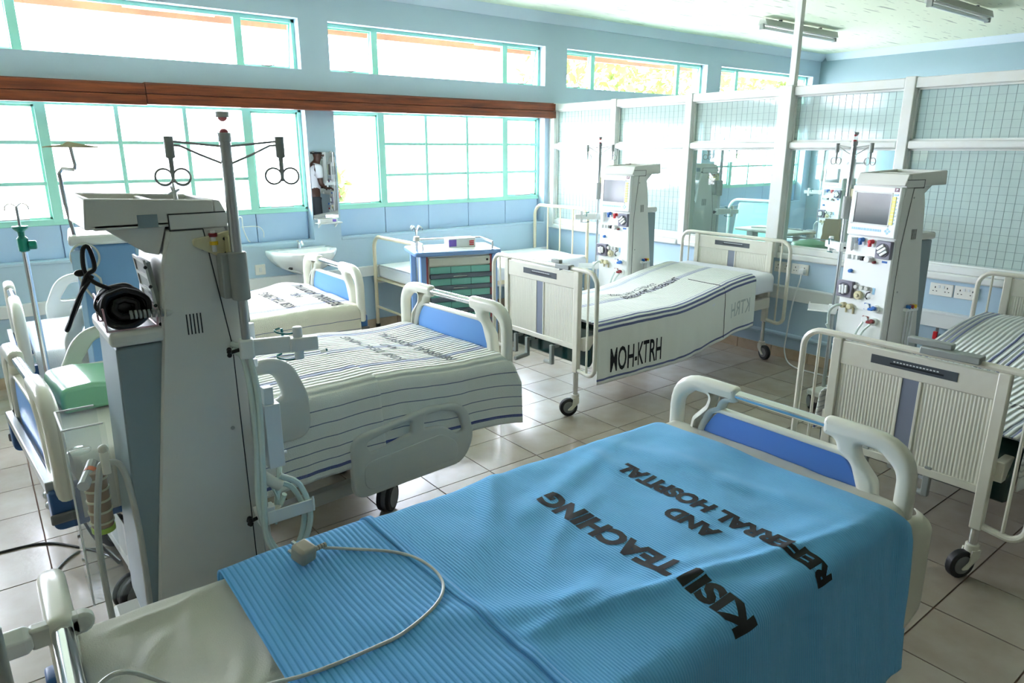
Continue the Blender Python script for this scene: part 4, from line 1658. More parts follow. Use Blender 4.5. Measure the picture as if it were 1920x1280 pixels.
# small flag plate under the right-hand bed
pl = plate('sticker_plate', fillet([(-0.11, 0.325, .008), (0.06, 0.325, .008), (0.06, 0.425, .008), (-0.11, 0.425, .008)]), [], 0.003, 0.0006, 'yz', -0.99, PVC, bedR)
g = G()
g.cyl((-0.9925, -0.03, 0.392), (-0.9915, -0.03, 0.392), 0.016, n=20)
g.done('red_disc', RED_C, pl)
g = G()
for a in ((-0.075, 0.418, 0.02, 0.4195), (-0.075, 0.368, 0.02, 0.3695)):
    g.box(-0.9925, a[0], a[1], -0.9915, a[2], a[3])
for yy in (-0.075, 0.0185):
    g.box(-0.9925, yy, 0.368, -0.9915, yy + 0.0015, 0.4195)
g.done('flag_outline', LBLUE, pl)
for txt, z, w in (('From', 0.356, 0.03), ('the People of Japan', 0.338, 0.125)):
    y0 = -0.03 + w / 2
    lettering(txt, lambda a, b: (-0.9922, y0 - a, z + b), w, 0.010, INK, pl, 0)


def riseK(x):
    k = max(0.0, min(1.0, (x - 3.75) / 1.0))
    return 0.13 * k * k * (3 - 2 * k) - 0.20 * max(0.0, min(1.0, (3.16 - x) / 0.19)) ** 2


mattress('dark green mattress in a white sheet on the central metal bed', 2.99, 4.98, 3.475, 0.44, 0.60, WHITE_SHEET, 0.10, None, 0.008, 5.0, riseK, sx0=3.10)


def riseR(x):
    k = max(0.0, min(1.0, (x - 3.9) / 0.9))
    return 0.10 * k * k * (3 - 2 * k) - 0.20 * max(0.0, min(1.0, (3.22 - x) / 0.19)) ** 2


mattress('dark green mattress in a white sheet on the right edge bed', 3.06, 5.0, 1.145, 0.41, 0.585, WHITE_SHEET, 0.10, None, 0.008, 6.0, riseR, sx0=3.16)


def hung_cloth(c, rise0):
    xl = c.x0 + 0.12

    def rise(x):
        return rise0(max(x, xl + 0.02))

    _b = c.base
    fl = c.hw - c.r

    def nb(u, x):
        p = _b(u, x)
        hang = max(0.0, min(1.0, (abs(u) - fl) / (c.r * PI / 2 + 0.05)))
        p.z += rise(x) * hang
        return p
    c.base = nb
    c.extra = (lambda e: (lambda u, x: rise(x) + (e(u, x) if e else 0)))(c.extra)
    return c


STK = [(u, 0.008, NAVY) for u in (-0.405, -0.435, -0.465)] + [(u, 0.0035, INDIGO) for u in (-0.375, -0.03, -0.015, 0.0, 0.015, 0.30, 0.315, 0.335)]
STK += [(-0.80, 0.007, NAVY)]
STKm = stripe_mat('striped_blanket_white', (234, 238, 232), STK, 0.017, ribcol=(206, 214, 208), rib_limit=0.40)


def extraK(u, x):
    v = 0.022 * math.exp(-((x - 3.62) / 0.12) ** 2 - ((u - 0.12) / 0.1) ** 2)
    v += 0.014 * math.exp(-((x - 3.95 - 0.6 * u) / 0.06) ** 2) * math.exp(-((u - 0.05) / 0.25) ** 2)
    return v


ck = hung_cloth(Cloth(3.03, 4.74, 3.475, 0.445, 0.616, 0.05, 0.010, 31.0, None, extraK, 0.02), riseK)
ek = 0.395 + 0.05 * PI / 2
blk = ck.build('blanket', STKm, -(ek + 0.355), ek + 0.12, 130, 110)
tag(blk, 'white blue striped blanket with bold black lettering hanging down its near side', 'blanket')
cloth_text(ck, 'MOH-KTRH', -(ek + 0.295), 3.15, 0.50, 0.165, INK, blk, dirn='x', up=1, rd=1, bold=0.015, cut=0.02)
cloth_text(ck, 'KTRH', -(ek + 0.22), 4.66, 0.22, 0.11, INK_G, blk, dirn='x', up=1, rd=-1, bold=0.01, cut=0.02)
cloth_text(ck, 'REFERRAL HOSPITAL', 0.03, 3.72, 0.62, 0.075, INK, blk, dirn='x', up=-1, rd=1, bold=0.01, cut=0.02)
cloth_text(ck, 'KISII TEACHING', 0.10, 3.66, 0.5, 0.05, INK_F, blk, dirn='x', up=-1, rd=1, bold=0.0, cut=0.02)
g = G()
g.tube([ck.at(-(ek + 0.34) + 0.042 * i, 4.35 + 0.006 * fbm(i * 0.7, 2), 0.005) for i in range(18)], 0.0022, 5)
g.done('seam', SEAM, blk)

STR = [(u, 0.007, NAVY) for u in (-0.02, 0.02, 0.06, 0.31, 0.34, 0.37, -0.33, -0.36, -0.39)] + [(0.60, 0.012, NAVY)]
STRm = stripe_mat('striped_blanket_ribbed', (230, 234, 230), STR, 0.027, ribcol=(176, 184, 184), rib_limit=0.55)
cr = hung_cloth(Cloth(3.07, 4.95, 1.145, 0.418, 0.602, 0.05, 0.012, 41.0, None, None, 0.04), riseR)
er = 0.368 + 0.05 * PI / 2
blr = cr.build('blanket', STRm, -(er + 0.16), er + 0.17, 110, 100)
tag(blr, 'white ribbed blanket with navy stripes on the right edge bed', 'blanket')
cloth_text(cr, 'KISII TEACHING', -0.30, 3.5, 0.55, 0.06, INK_F, blr, bold=0.01)

# ---------------------------------------------------------------- tubular iron bed by the window
ib = thing('iron_bed', 'ivory tubular iron bed with white sheet beneath the right window', 'bed', (3.95, 5.55, 0))
hl, hw = 0.985, 0.42


def iron_end(x, zt, name, bars):
    e = bpy.data.objects.new(name, None)
    C.objects.link(e)
    e.parent = ib
    pts = [(x, -hw, 0.03), (x, -hw, zt - 0.12)]
    for s, a0 in ((-1, 180), (1, 90)):
        for i in range(1, 7):
            a = R(a0 - 90 * i / 6)
            pts.append((x, s * (hw - 0.12) + 0.12 * math.cos(a), zt - 0.12 + 0.12 * math.sin(a)))
    pts += [(x, hw, zt - 0.12), (x, hw, 0.03)]
    G().tube(pts, 0.0175, 12).done('end_hoop', IVORY_MET, e)
    if bars:
        for k in (-0.2, 0.0, 0.2):
            G().cyl((x, k, 0.24), (x, k, zt - 0.01), 0.009, n=8).done('upright_bar', IVORY_MET, e)
    G().cyl((x, -hw, 0.22), (x, hw, 0.22), 0.012, n=8).done('cross_bar', IVORY_MET, e)
    for s in (-1, 1):
        G().cyl((x, s * hw, 0.0), (x, s * hw, 0.05), 0.023, n=12).done('rubber_foot', RUBBER, e)


iron_end(-hl, 0.90, 'foot_end', False)
iron_end(hl, 1.10, 'head_end', True)
g = G()
for s in (-1, 1):
    g.box(-hl, s * hw - 0.015, 0.46, hl, s * hw + 0.015, 0.50)
g.box(-hl, -hw, 0.485, hl, hw, 0.495)
g.done('bed_frame', IVORY_MET, ib, 0.003)
mattress('mattress in a draped white sheet on the iron bed', 3.0, 4.93, 5.55, 0.43, 0.625, WHITE_SHEET, 0.14, None, 0.015, 8.0, core=SHEET_W)
# ---------------------------------------------------------------- dialysis machines (front = local +x)
HWM = 0.165


def make_machine(label):
    t = thing('dialysis_machine', label, 'medical machine', (0, 0, 0), 0, None)
    g = G()
    g.prism([(-0.005, .17), (0.015, .6), (0.016, 1.20), (0.012, 1.40), (-0.012, 1.475), (-0.165, 1.475), (-0.19, 1.38), (-0.216, 1.15), (-0.30, .55), (-0.35, .17)], -HWM, HWM)
    g.done('cabinet', MACH, t, 0.008)
    for s in (-1, 1):
        y = s * HWM
        sp = plate('side_panel', fillet([(-0.158, 1.468, .004), (-0.073, 1.468, .01), (-0.030, 1.12, .02), (-0.028, .22, .004), (-0.335, .22, .004), (-0.296, .55, .01), (-0.212, 1.15, .01), (-0.186, 1.38, .01)], 3), [], 0.008, 0.002, 'xz', y, MACH, t)
        pts = [(-0.16, 1.4705), (-0.0715, 1.4705), (-0.0275, 1.12), (-0.0255, 0.22)]
        g = G()
        for a, b in zip(pts, pts[1:]):
            g.tube([(a[0], y + s * 0.0005, a[1]), (b[0], y + s * 0.0005, b[1])], 0.0016, 5)
        g.done('panel_seam', SEAM, sp)
        g = G()
        for k in range(5):
            xx = -0.147 + k * 0.0095
            g.box(xx, y + s * 0.003, 1.172, xx + 0.0035, y + s * 0.0048, 1.232)
        g.done('vent_slots', SEAM, sp)
        g = G()
        for xx, zz in ((-0.078, 1.415), (-0.055, 0.86)):
            g.cyl((xx, y, zz), (xx, y + s * 0.0055, zz), 0.006, n=10)
        g.done('screw', GREY_MET, sp)
    # top: open tray that overhangs at the back
    g = G()
    g.prism([(0.012, 1.482), (-0.018, 1.548), (-0.036, 1.55), (-0.036, 1.482)], -HWM, HWM)
    g.box(-0.34, -HWM, 1.482, -0.03, HWM, 1.498)
    for s in (-1, 1):
        g.prism([(-0.36, 1.485), (-0.352, 1.566), (-0.036, 1.55), (-0.036, 1.485)], s * HWM - (0.016 if s > 0 else 0), s * HWM + (0.016 if s < 0 else 0))
    g.prism([(-0.36, 1.485), (-0.352, 1.566), (-0.336, 1.566), (-0.336, 1.485)], -HWM + 0.0155, HWM - 0.0155)
    g.box(-0.185, -HWM + 0.01, 1.49, -0.170, HWM - 0.01, 1.552)
    tr = g.done('top_tray', MACH_TR, t, 0.004)
    g = G()
    g.prism([(-0.315, 1.484), (-0.225, 1.415), (-0.19, 1.405), (-0.165, 1.484)], -HWM + 0.012, HWM - 0.05)
    g.done('tray_bracket', MACH, tr, 0.003)
    G().box(-0.235, -HWM - 0.0012, 1.483, -0.185, -HWM + 0.002, 1.518).done('recess', MACH_BX, tr)
    G().box(-0.158, -HWM - 0.002, 1.514, -0.006, HWM + 0.002, 1.517).box(-0.160, -HWM - 0.002, 1.472, -0.157, HWM + 0.002, 1.517).done('groove', SEAM, tr)
    G().box(-0.157, -HWM - 0.0015, 1.474, -0.004, HWM + 0.0015, 1.514).done('side_cap', MACH, tr, 0.001)
    # perforated back panel and rear cabinet
    M = Matrix.Translation((-0.205, 0, 1.27)) @ rotm('Y', -6.5)
    bp = G().box(-0.008, -0.13, -0.06, 0.006, 0.02, 0.115, M).done('back_grille', GREY_MET, t)
    g = G()
    for k in range(5):
        g.box(-0.012, -0.135, -0.063 + k * 0.044, -0.006, 0.025, -0.053 + k * 0.044, M)
    g.box(-0.012, 0.018, -0.063, -0.006, 0.027, 0.12, M).box(-0.012, -0.137, -0.063, -0.006, -0.128, 0.12, M)
    g.done('grille_frame', MACH, bp)
    g = G()
    for k in range(4):
        g.sph(M @ Vector((-0.012, -0.145, -0.06 + 0.055 * k)), 0.005, 8, 6)
    g.done('screw', SEAM, bp)
    g = G()
    g.prism([(-0.20, 1.158), (-0.332, 1.158), (-0.36, .25), (-0.30, .25)], -HWM + 0.012, HWM - 0.012)
    rc = g.done('rear_cabinet', MACH_BX, t, 0.006)
    g = G()
    g.box(-0.345, -HWM, 1.162, -0.20, HWM, 1.205)
    g.done('rear_lid', MACH, rc, 0.014, 35, 3)
    # base and wheels
    g = G()
    g.box(-0.42, -0.24, 0.11, 0.13, 0.24, 0.15)
    g.box(-0.34, -0.16, 0.15, 0.0, 0.16, 0.20)
    g.done('base_plate', CREAM_DK, t, 0.012)
    for i, (sx, sy) in enumerate(((-0.35, -0.2), (-0.35, 0.2), (0.08, -0.2), (0.08, 0.2))):
        caster('caster_wheel', t, sx, sy, (15, 160, 60, 200)[i], 0.05, True, 0.115)
    # ------------------------------------------------ front: screen head
    M = Matrix.Translation((0.014, 0, 1.19)) @ rotm('Y', -2.0)
    hd = G().box(-0.01, -HWM + 0.002, -0.012, 0.022, HWM - 0.002, 0.285, M).done('screen_head', MACH_W, t, 0.008)
    G().box(0.0215, -0.125, 0.065, 0.0235, 0.105, 0.243, M).done('screen', SCREEN, hd)
    bz = G()
    bz.box(0.021, -0.145, 0.056, 0.0265, -0.125, 0.252, M).box(0.021, 0.105, 0.056, 0.0245, 0.112, 0.252, M)
    bz.box(0.021, -0.145, 0.243, 0.0265, 0.112, 0.252, M).box(0.021, -0.145, 0.056, 0.0265, 0.112, 0.065, M)
    bz.done('screen_bezel', MACH, hd, 0.001)
    for k in range(8):
        G().box(0.022, 0.114, 0.068 + k * 0.0205, 0.0255, 0.136, 0.086 + k * 0.0205, M).done('yellow_button', YELLOW, hd)
    g = G()
    for k in range(9):
        g.box(0.022, 0.141, 0.075 + k * 0.0205, 0.0235, 0.147, 0.081 + k * 0.0205, M)
    g.box(0.022, 0.118, 0.236, 0.0235, 0.147, 0.244, M)
    rnd = random.Random(4)
    y = -0.13
    while y < 0.07:
        w = rnd.uniform(0.008, 0.02)
        g.box(0.022, y, 0.022, 0.0232, y + w, 0.036, M)
        y += w + 0.003
    for a, b in ((0, .012), (0, -.012), (.012, 0), (-.012, 0)):
        g.box(-0.0006, -0.006, -0.006, 0.0006, 0.006, 0.006, M @ Matrix.Translation((0.0228, 0.112 + a, 0.03 + b)) @ rotm('X', 45))
    stuff(g.done('blue_marks', LBLUE, hd))
    lg = G().box(0.0215, 0.118, 0.258, 0.0238, 0.146, 0.28, M).done('logo_square', PURPLE, hd)
    g = G()
    g.box(0.0238, 0.128, 0.263, 0.0244, 0.131, 0.276, M).box(0.0238, 0.128, 0.272, 0.0244, 0.140, 0.276, M).box(0.0238, 0.128, 0.267, 0.0244, 0.136, 0.270, M)
    g.done('logo_mark', PVC, lg)
    # ------------------------------------------------ front: white work panel
    fp = G().box(0.0, -HWM + 0.004, 0.32, 0.026, HWM - 0.004, 1.172).done('front_panel', MACH_W, t, 0.006)
    X = 0.026

    def pump(y0, y1, z0, z1, rot):
        p = G().box(X, y0, z0, X + 0.028, y1, z1).done('blood_pump', PUMP, t, 0.004)
        yc, zc = (y0 + y1) / 2, (z0 + z1) / 2
        G().cyl((X + 0.026, yc, zc), (X + 0.031, yc, zc), 0.042, n=24).done('pump_well', PUMP_D, p)
        g = G()
        for k in (-1, 0, 1):
            g.box(-0.002, -0.031 + 0.006 * abs(k), k * 0.021 - 0.008, 0.012, 0.031 - 0.006 * abs(k), k * 0.021 + 0.008, Matrix.Translation((X + 0.03, yc, zc)) @ rotm('X', rot))
        g.done('pump_rotor', MACH_W, p, 0.003)
        return p
    pump(0.065, 0.163, 1.058, 1.165, 35)
    pump(-0.170, -0.058, 0.788, 0.892, 95)

    def knob(name, y, z, r, L, m, tail=None):
        g = G()
        g.cyl((X, y, z), (X + L, y, z), r, r * 0.85, n=12)
        if tail:
            g.box(X + L * 0.4, y - 0.006, z - tail, X + L, y + 0.006, z)
        return g.done(name, m, t, 0.002)
    g = G()
    g.cyl((X + 0.02, -0.105, 1.09), (X + 0.02, -0.105, 1.165), 0.014, n=12).cyl((X + 0.02, -0.105, 1.082), (X + 0.02, -0.105, 1.09), 0.008, n=10)
    g.box(X, -0.125, 1.13, X + 0.012, -0.085, 1.165)
    g.done('bubble_trap', MACH_W, t, 0.002)
    knob('blue_clamp', -0.045, 1.155, 0.014, 0.035, BLUE_C, 0.03)
    knob('red_clamp', 0.022, 1.15, 0.014, 0.035, RED_C, 0.03)
    g = G()
    for yy, w in ((-0.14, .022), (-0.095, .016), (-0.066, .016)):
        g.box(X, yy, 1.03, X + 0.024, yy + w, 1.056)
    g.cyl((X, 0.02, 1.043), (X + 0.035, 0.02, 1.043), 0.02, n=12)
    g.done('line_holder', MACH_W, t, 0.003)
    G().box(X, -0.035, 1.03, X + 0.022, -0.018, 1.056).done('detector', BLACK, t, 0.002)
    knob('dark_red_knob', 0.055, 1.03, 0.009, 0.02, DKRED)
    G().box(X, 0.10, 1.033, X + 0.0012, 0.135, 1.045).done('blue_caption', BLUE_C, t)
    knob('blue_knob', -0.10, 0.955, 0.013, 0.02, BLUE_C)
    g = G()
    for yy in (-0.04, 0.0, 0.035):
        g.cyl((X, yy, 0.865), (X + 0.025, yy, 0.865), 0.013, n=10)
    g.box(X, -0.05, 0.855, X + 0.01, 0.055, 0.875)
    g.done('valve_row', CREAM_DK, t, 0.002)
    g = G()
    g.cyl((X, -0.02, 0.815), (X + 0.022, -0.02, 0.815), 0.027, n=16).cyl((X + 0.02, -0.02, 0.815), (X + 0.03, -0.02, 0.815), 0.012, n=12)
    g.done('filter_dial', YELLOWED, t, 0.003)
    g = G()
    g.tube([(X, 0.035, 0.80), (X + 0.02, 0.037, 0.815), (X + 0.02, 0.045, 0.84), (X, 0.05, 0.845)], 0.004, 6)
    g.done('small_lever', DKGREY, t)
    G().box(X, 0.065, 0.835, X + 0.001, 0.082, 0.875).done('blue_caption', LBLUE, t)
    for z, m, nm in ((0.755, BLUE_C, 'blue_coupling'), (0.675, DKRED, 'red_coupling')):
        g = G()
        g.cyl((X, 0.045, z), (X + 0.012, 0.045, z), 0.02, n=16)
        o = g.done(nm, MACH_W, t, 0.002)
        G().box(X, 0.025, z - 0.02, X + 0.004, 0.065, z + 0.02).done('coupling_square', m, o)
        g = G()
        g.cyl((X, 0.11, z - 0.002), (X + 0.02, 0.11, z - 0.002), 0.024, n=16)
        g.done('coupling_seat', MACH_W, o, 0.003)
        g = G()
        g.cyl((X + 0.018, 0.11, z), (X + 0.045, 0.115, z + 0.008), 0.013, n=12).box(X + 0.03, 0.08, z - 0.012, X + 0.045, 0.11, z + 0.004)
        g.done('coupling_plug', m, o, 0.003)
    g = G()
    g.cyl((X, -0.115, 0.735), (X + 0.03, -0.115, 0.735), 0.018, n=12).cyl((X, -0.065, 0.735), (X + 0.03, -0.065, 0.735), 0.018, n=12)
    g.box(X, -0.1, 0.69, X + 0.012, -0.09, 0.73).box(X, -0.05, 0.69, X + 0.012, -0.04, 0.73)
    g.done('hose_port', YELLOWED, t, 0.003)
    g = G()
    g.tube([(X + 0.02, 0.045, 0.66), (X + 0.03, 0.02, 0.60), (X + 0.03, 0.0, 0.52), (X + 0.01, -0.01, 0.45)], 0.007, 8, 5)
    g.tube([(X + 0.03, 0.105, 0.66), (X + 0.035, 0.06, 0.60), (X + 0.03, 0.03, 0.50), (X + 0.01, 0.02, 0.45)], 0.007, 8, 5)
    g.tube([(X + 0.02, -0.115, 0.735), (X + 0.05, -0.14, 0.73), (X + 0.04, -0.19, 0.68), (X + 0.02, -0.20, 0.58), (X + 0.03, -0.17, 0.54), (X + 0.05, -0.19, 0.60)], 0.009, 8, 6)
    g.done('hose', HOSE, t)
    g = G()
    g.cyl((X + 0.03, 0.105, 0.49), (X + 0.03, 0.105, 0.53), 0.014, 0.018, n=12)
    g.done('yellow_cap', YEL_C, t, 0.002)
    # coloured caps on the side
    cp = G().box(-0.24, HWM, 0.735, -0.135, HWM + 0.03, 0.755).done('cap_bracket', MACH_W, t, 0.003)
    for xx, m in ((-0.215, YEL_C), (-0.188, DKRED), (-0.16, BLUE_C)):
        G().cyl((xx, HWM + 0.018, 0.752), (xx, HWM + 0.02, 0.772), 0.014, n=10).done('colour_cap', m, cp)
    g = G()
    for xx in (-0.215, -0.188, -0.16):
        g.cyl((xx, HWM + 0.012, 0.36), (xx, HWM + 0.014, 0.735), 0.006, n=8)
    g.done('side_tube', PVC, cp)
    # status light
    g = G()
    g.cyl((-0.05, -HWM - 0.012, 1.425), (-0.05, -HWM - 0.012, 1.435), 0.012, n=10)
    st = g.done('status_light', YEL_C, t)
    G().cyl((-0.05, -HWM - 0.012, 1.448), (-0.05, -HWM - 0.012, 1.458), 0.012, n=10).done('red_lens', DKRED, st)
    G().cyl((-0.05, -HWM - 0.012, 1.405), (-0.05, -HWM - 0.012, 1.465), 0.007, n=10).done('light_core', PVC, st)
    # infusion pole on the machine's right-hand side
    px, py = 0.0, -0.215
    pole = G().cyl((px, py, 0.13), (px, py, 1.30), 0.0125, n=14).cyl((px, py, 1.28), (px, py, 1.715), 0.0155, n=14).done('infusion_pole', STEEL, t)
    G().cyl((px, py, 1.265), (px, py, 1.405), 0.026, n=16).box(px - 0.045, py + 0.005, 1.27, px - 0.01, py + 0.055, 1.40).done('pole_sleeve', GREY_MET, pole, 0.004)
    br = plate('pole_bracket', fillet([(-0.105, 1.425, .01), (-0.04, 1.39, .02), (0.002, 1.375, .005), (0.002, 1.465, .005), (-0.05, 1.452, .02), (-0.105, 1.445, .01)], 4), [], 0.012, 0.003, 'xz', -HWM - 0.008, YELLOWED, pole)
    G().box(-0.02, py, 1.39, 0.0, -HWM, 1.45).done('bracket_arm', YELLOWED, pole, 0.003)
    g = G()
    for zz in (1.398, 1.44):
        g.cyl((-0.02, -HWM - 0.012, zz), (-0.02, -HWM - 0.016, zz), 0.005, n=8)
    g.done('bracket_screw', SEAM, pole)
    g = G()
    g.cyl((px, py, 1.708), (px, py, 1.732), 0.0185, n=14).cyl((px, py, 1.772), (px, py, 1.787), 0.0185, n=14)
    lampo = g.done('beacon', STEEL, pole, 0.002)
    g = G()
    g.sph((px, py, 1.732), (0.0125, 0.0125, 0.011), 12, 8).sph((px, py, 1.772), (0.0125, 0.0125, 0.011), 12, 8)
    g.done('red_lens', RED_C, lampo)
    G().cyl((px, py, 1.732), (px, py, 1.772), 0.017, n=14, cap=False).done('beacon_glass', LAMPGL, lampo)
    return t


def hook_arms(t, rot, drop=0.0, right_only=False):
    """two bag hooks on wire arms at the top of the pole"""
    M = Matrix.Translation((0.0, -0.215, 0)) @ rotm('Z', rot)
    e = bpy.data.objects.new('hook_arms', None)
    C.objects.link(e)
    e.parent = t
    for s in (-1, 1):
        g = G()
        g.tube([M @ Vector(p) for p in ((0, 0, 1.695), (s * 0.05, 0, 1.70), (s * 0.135, 0, 1.709))], 0.0034, 6)
        g.tube([M @ Vector(p) for p in ((0, 0, 1.645), (s * 0.07, 0, 1.675), (s * 0.115, 0, 1.697), (s * 0.135, 0, 1.699))], 0.0034, 6)
        g.done('wire_arm', GREY_MET, e)
        g = G()
        x = s * 0.143
        g.tube([M @ Vector(p) for p in ((x, 0, 1.722), (x, 0, 1.667), (x, 0, 1.664), (x, 0, 1.63), (x, 0, 1.60))], [0.0125, 0.0125, 0.0065, 0.006, 0.004], 12)
        h = g.done('bag_hook', GREY_MET, e)
        g = G()
        for q in (-1, 1):
            pts = [M @ Vector((x + q * (0.023 - 0.022 * math.cos(a)), 0, 1.615 - 0.0 + 0.022 * math.sin(-a))) for a in [i * 2 * PI / 18 * 0.93 for i in range(19)]]
            g.tube(pts, 0.003, 6)
        g.done('hook_ring', GREY_MET, h)
    return e


def dialyser_arm(t, ang=0.0, z=1.145):
    M = Matrix.Translation((0, -0.215, z)) @ rotm('Z', ang)
    g = G()
    g.box(0.012, -0.012, -0.028, 0.125, 0.012, 0.022, M).box(-0.022, -0.022, -0.032, 0.02, 0.022, 0.026, M)
    a = g.done('holder_arm', MACH_W, t, 0.005)
    g = G()
    g.box(0.122, -0.02, -0.026, 0.205, 0.012, 0.016, M).tube([M @ Vector((0.148, 0, -0.055)), M @ Vector((0.148, 0, 0.048))], 0.0145, 12)
    g.done('holder_clamp', MACH_W, a, 0.004)
    g = G()
    for zz in (0.032, -0.05):
        g.tube([M @ Vector(p) for p in ((0.15, 0, zz), (0.12, 0.0, zz - 0.004), (0.09, 0.012, zz), (0.085, 0.03, zz + 0.004), (0.1, 0.04, zz + 0.006))], 0.003, 6, 4)
    g.tube([M @ Vector((0.105, 0.035, 0.038)), M @ Vector((0.108, 0.03, 0.0))], 0.004, 6)
    g.done('teal_wire_clip', TEAL, a)
    g = G()
    g.tube([M @ Vector((-0.022, -0.008, -0.004)), M @ Vector((-0.045, -0.02, -0.006))], 0.006, 8)
    for k in range(5):
        q = k * 2 * PI / 5
        g.sph(M @ Vector((-0.05, -0.022 + 0.009 * math.cos(q), -0.006 + 0.009 * math.sin(q))), 0.0075, 8, 6)
    g.done('star_knob', BLACK, a)
    return a


def lower_arm(t, ang=0.0, z=0.55):
    M = Matrix.Translation((0, -0.215, z)) @ rotm('Z', ang)
    g = G()
    g.prism([(-0.02, -0.028), (0.02, -0.028), (0.03, 0.032), (-0.03, 0.032)], -0.02, 0.02)
    g.bm.transform(M)
    g.box(0.0, -0.03, -0.022, 0.155, -0.024, 0.022, M).box(0.0, -0.03, -0.022, 0.155, 0.012, -0.017, M).box(0.147, -0.032, -0.022, 0.153, -0.026, 0.032, M)
    a = g.done('lower_holder', MACH_W, t, 0.004)
    g = G()
    for k in range(5):
        q = k * 2 * PI / 5
        g.sph(M @ Vector((-0.05, -0.01 + 0.009 * math.cos(q), 0.009 * math.sin(q))), 0.0085, 8, 6)
    g.tube([M @ Vector((-0.05, -0.01, 0)), M @ Vector((-0.02, 0, 0))], 0.006, 8)
    g.done('star_knob', BLACK, a)
    return a


proto = make_machine('ivory dialysis machine standing close by in front, seen from its back')
RM = copy_tree(proto)
RM['label'] = 'white dialysis machine facing the room beside the right edge bed'
MM = copy_tree(proto)
MM['label'] = 'white dialysis machine behind the central metal bed, before the wired glass'
NA = copy_tree(proto)
NA['label'] = 'ivory dialysis machine seen from behind through the clear glass of the partition'
NB = copy_tree(proto)
NB['label'] = 'distant white dialysis machine with screen, in the next room behind the paper bag'
PM = copy_tree(proto)
PM['label'] = 'dialysis machine beside the standing person, reflected in the mirror'
FM = proto
for o, x, y, th, hk, da, la in ((FM, 0.585, 2.265, 0, -24, -14, True), (RM, 4.30, 1.985, 168, 80, -115, True), (MM, 4.36, 4.18, 183, 90, -35, True),
                                (NA, 5.68, 4.24, -26, 0, 0, False), (NB, 9.15, 4.83, 166, 80, -60, False), (PM, 4.70, 0.30, 190, 90, -30, False)):
    o.location = (x, y, 0)
    o.rotation_euler = (0, 0, R(th))
    o['group'] = 'dialysis machines'
    hook_arms(o, hk)
    dialyser_arm(o, da, 1.12 if o is not RM else 1.09)
    if la:
        lower_arm(o, 0 if o is FM else -55 if o is RM else da, 0.56 if o is FM else 0.68)

# hoses, wire basket and black lead on the near machine
g = G()
g.tube([(-0.03, -0.17, 1.125), (0.0, -0.215, 1.10), (0.012, -0.235, 0.95), (0.0, -0.24, 0.70), (-0.01, -0.245, 0.5), (0.04, -0.25, 0.41), (0.1, -0.24, 0.42), (0.14, -0.235, 0.52), (0.12, -0.22, 0.63), (0.06, -0.21, 0.68)], 0.0095, 10, 7)
g.tube([(-0.03, -0.17, 1.105), (-0.01, -0.215, 1.07), (-0.005, -0.23, 0.85), (-0.02, -0.235, 0.6), (0.02, -0.24, 0.44), (0.09, -0.23, 0.43), (0.125, -0.22, 0.53), (0.10, -0.205, 0.62), (0.05, -0.195, 0.655)], 0.009, 10, 7)
g.tube([(0.03, -0.2, 0.66), (0.05, -0.21, 0.58), (0.03, -0.22, 0.52)], 0.004, 6, 5)
g.done('looped_hose', HOSE, FM)
g = G()
g.tube([(0.01, -0.2, 0.69), (0.035, -0.21, 0.665), (0.06, -0.215, 0.645)], 0.018, 12)
g.done('hose_coupling', CREAM_PL, FM, 0.003)
g = G()
g.cyl((0.03, -0.21, 0.545), (0.03, -0.21, 0.58), 0.02, 0.026, n=12)
g.done('hose_coupling', CREAM_PL, FM, 0.003)
g = G()
g.box(0.025, -0.235, 0.72, 0.075, -0.19, 0.93).cyl((0.09, -0.21, 0.755), (0.07, -0.21, 0.755), 0.006, n=8)
g.box(0.03, -0.23, 0.93, 0.06, -0.2, 0.985)
g.done('holder_box', PVC, FM, 0.006)
g = G()
g.tube([(-0.345, -0.155, 1.209), (-0.345, 0.0, 1.209), (-0.22, 0.0, 1.209), (-0.22, -0.155, 1.209)], 0.003, 6, 0, True)
g.tube([(-0.345, -0.155, 1.209), (-0.347, -0.15, 1.27), (-0.347, -0.0, 1.29), (-0.345, 0.0, 1.209)], 0.003, 6)
g.tube([(-0.22, -0.155, 1.209), (-0.215, -0.152, 1.25), (-0.215, 0.0, 1.27), (-0.22, 0.0, 1.209)], 0.003, 6)
g.done('wire_basket', PINKWIRE, FM)
g = G()
g.tube([(-0.225, -0.06, 1.23), (-0.215, -0.06, 1.24)], 0.02, 10)
g.done('inlet_socket', PVC, FM)
# the coil of black power lead lying in the basket: a thing of its own
fmx = Matrix.Translation((0.585, 2.265, 0))
lead = thing('power_lead', 'coiled black power lead lying on the rear ledge of the near machine', 'cable', fmx @ Vector((-0.29, -0.06, 1.202)), 0)
rnd = random.Random(11)
g = G()
for k in range(14):
    ph = k * 0.7
    sc_ = 1.0 if k < 9 else 0.5 if k < 12 else 0.25
    pts = []
    for i in range(16):
        a = i * 2 * PI / 16
        pts.append((0.058 * sc_ * math.cos(a) * (1 - 0.05 * (k % 3)) + rnd.uniform(-.003, .003), -0.03 + 0.012 * ((k % 9) - 4) + 0.018 * math.sin(a + ph) * 0.5, 0.062 + 0.048 * sc_ * math.sin(a) * (1 - 0.06 * (k % 2)) + rnd.uniform(-.003, .003)))
    g.tube(pts, 0.0085, 8, 3, True)
g.sph((0.0, -0.03, 0.062), (0.05, 0.035, 0.042), 14, 10)
g.done('coil', BLACK, lead)
g = G()
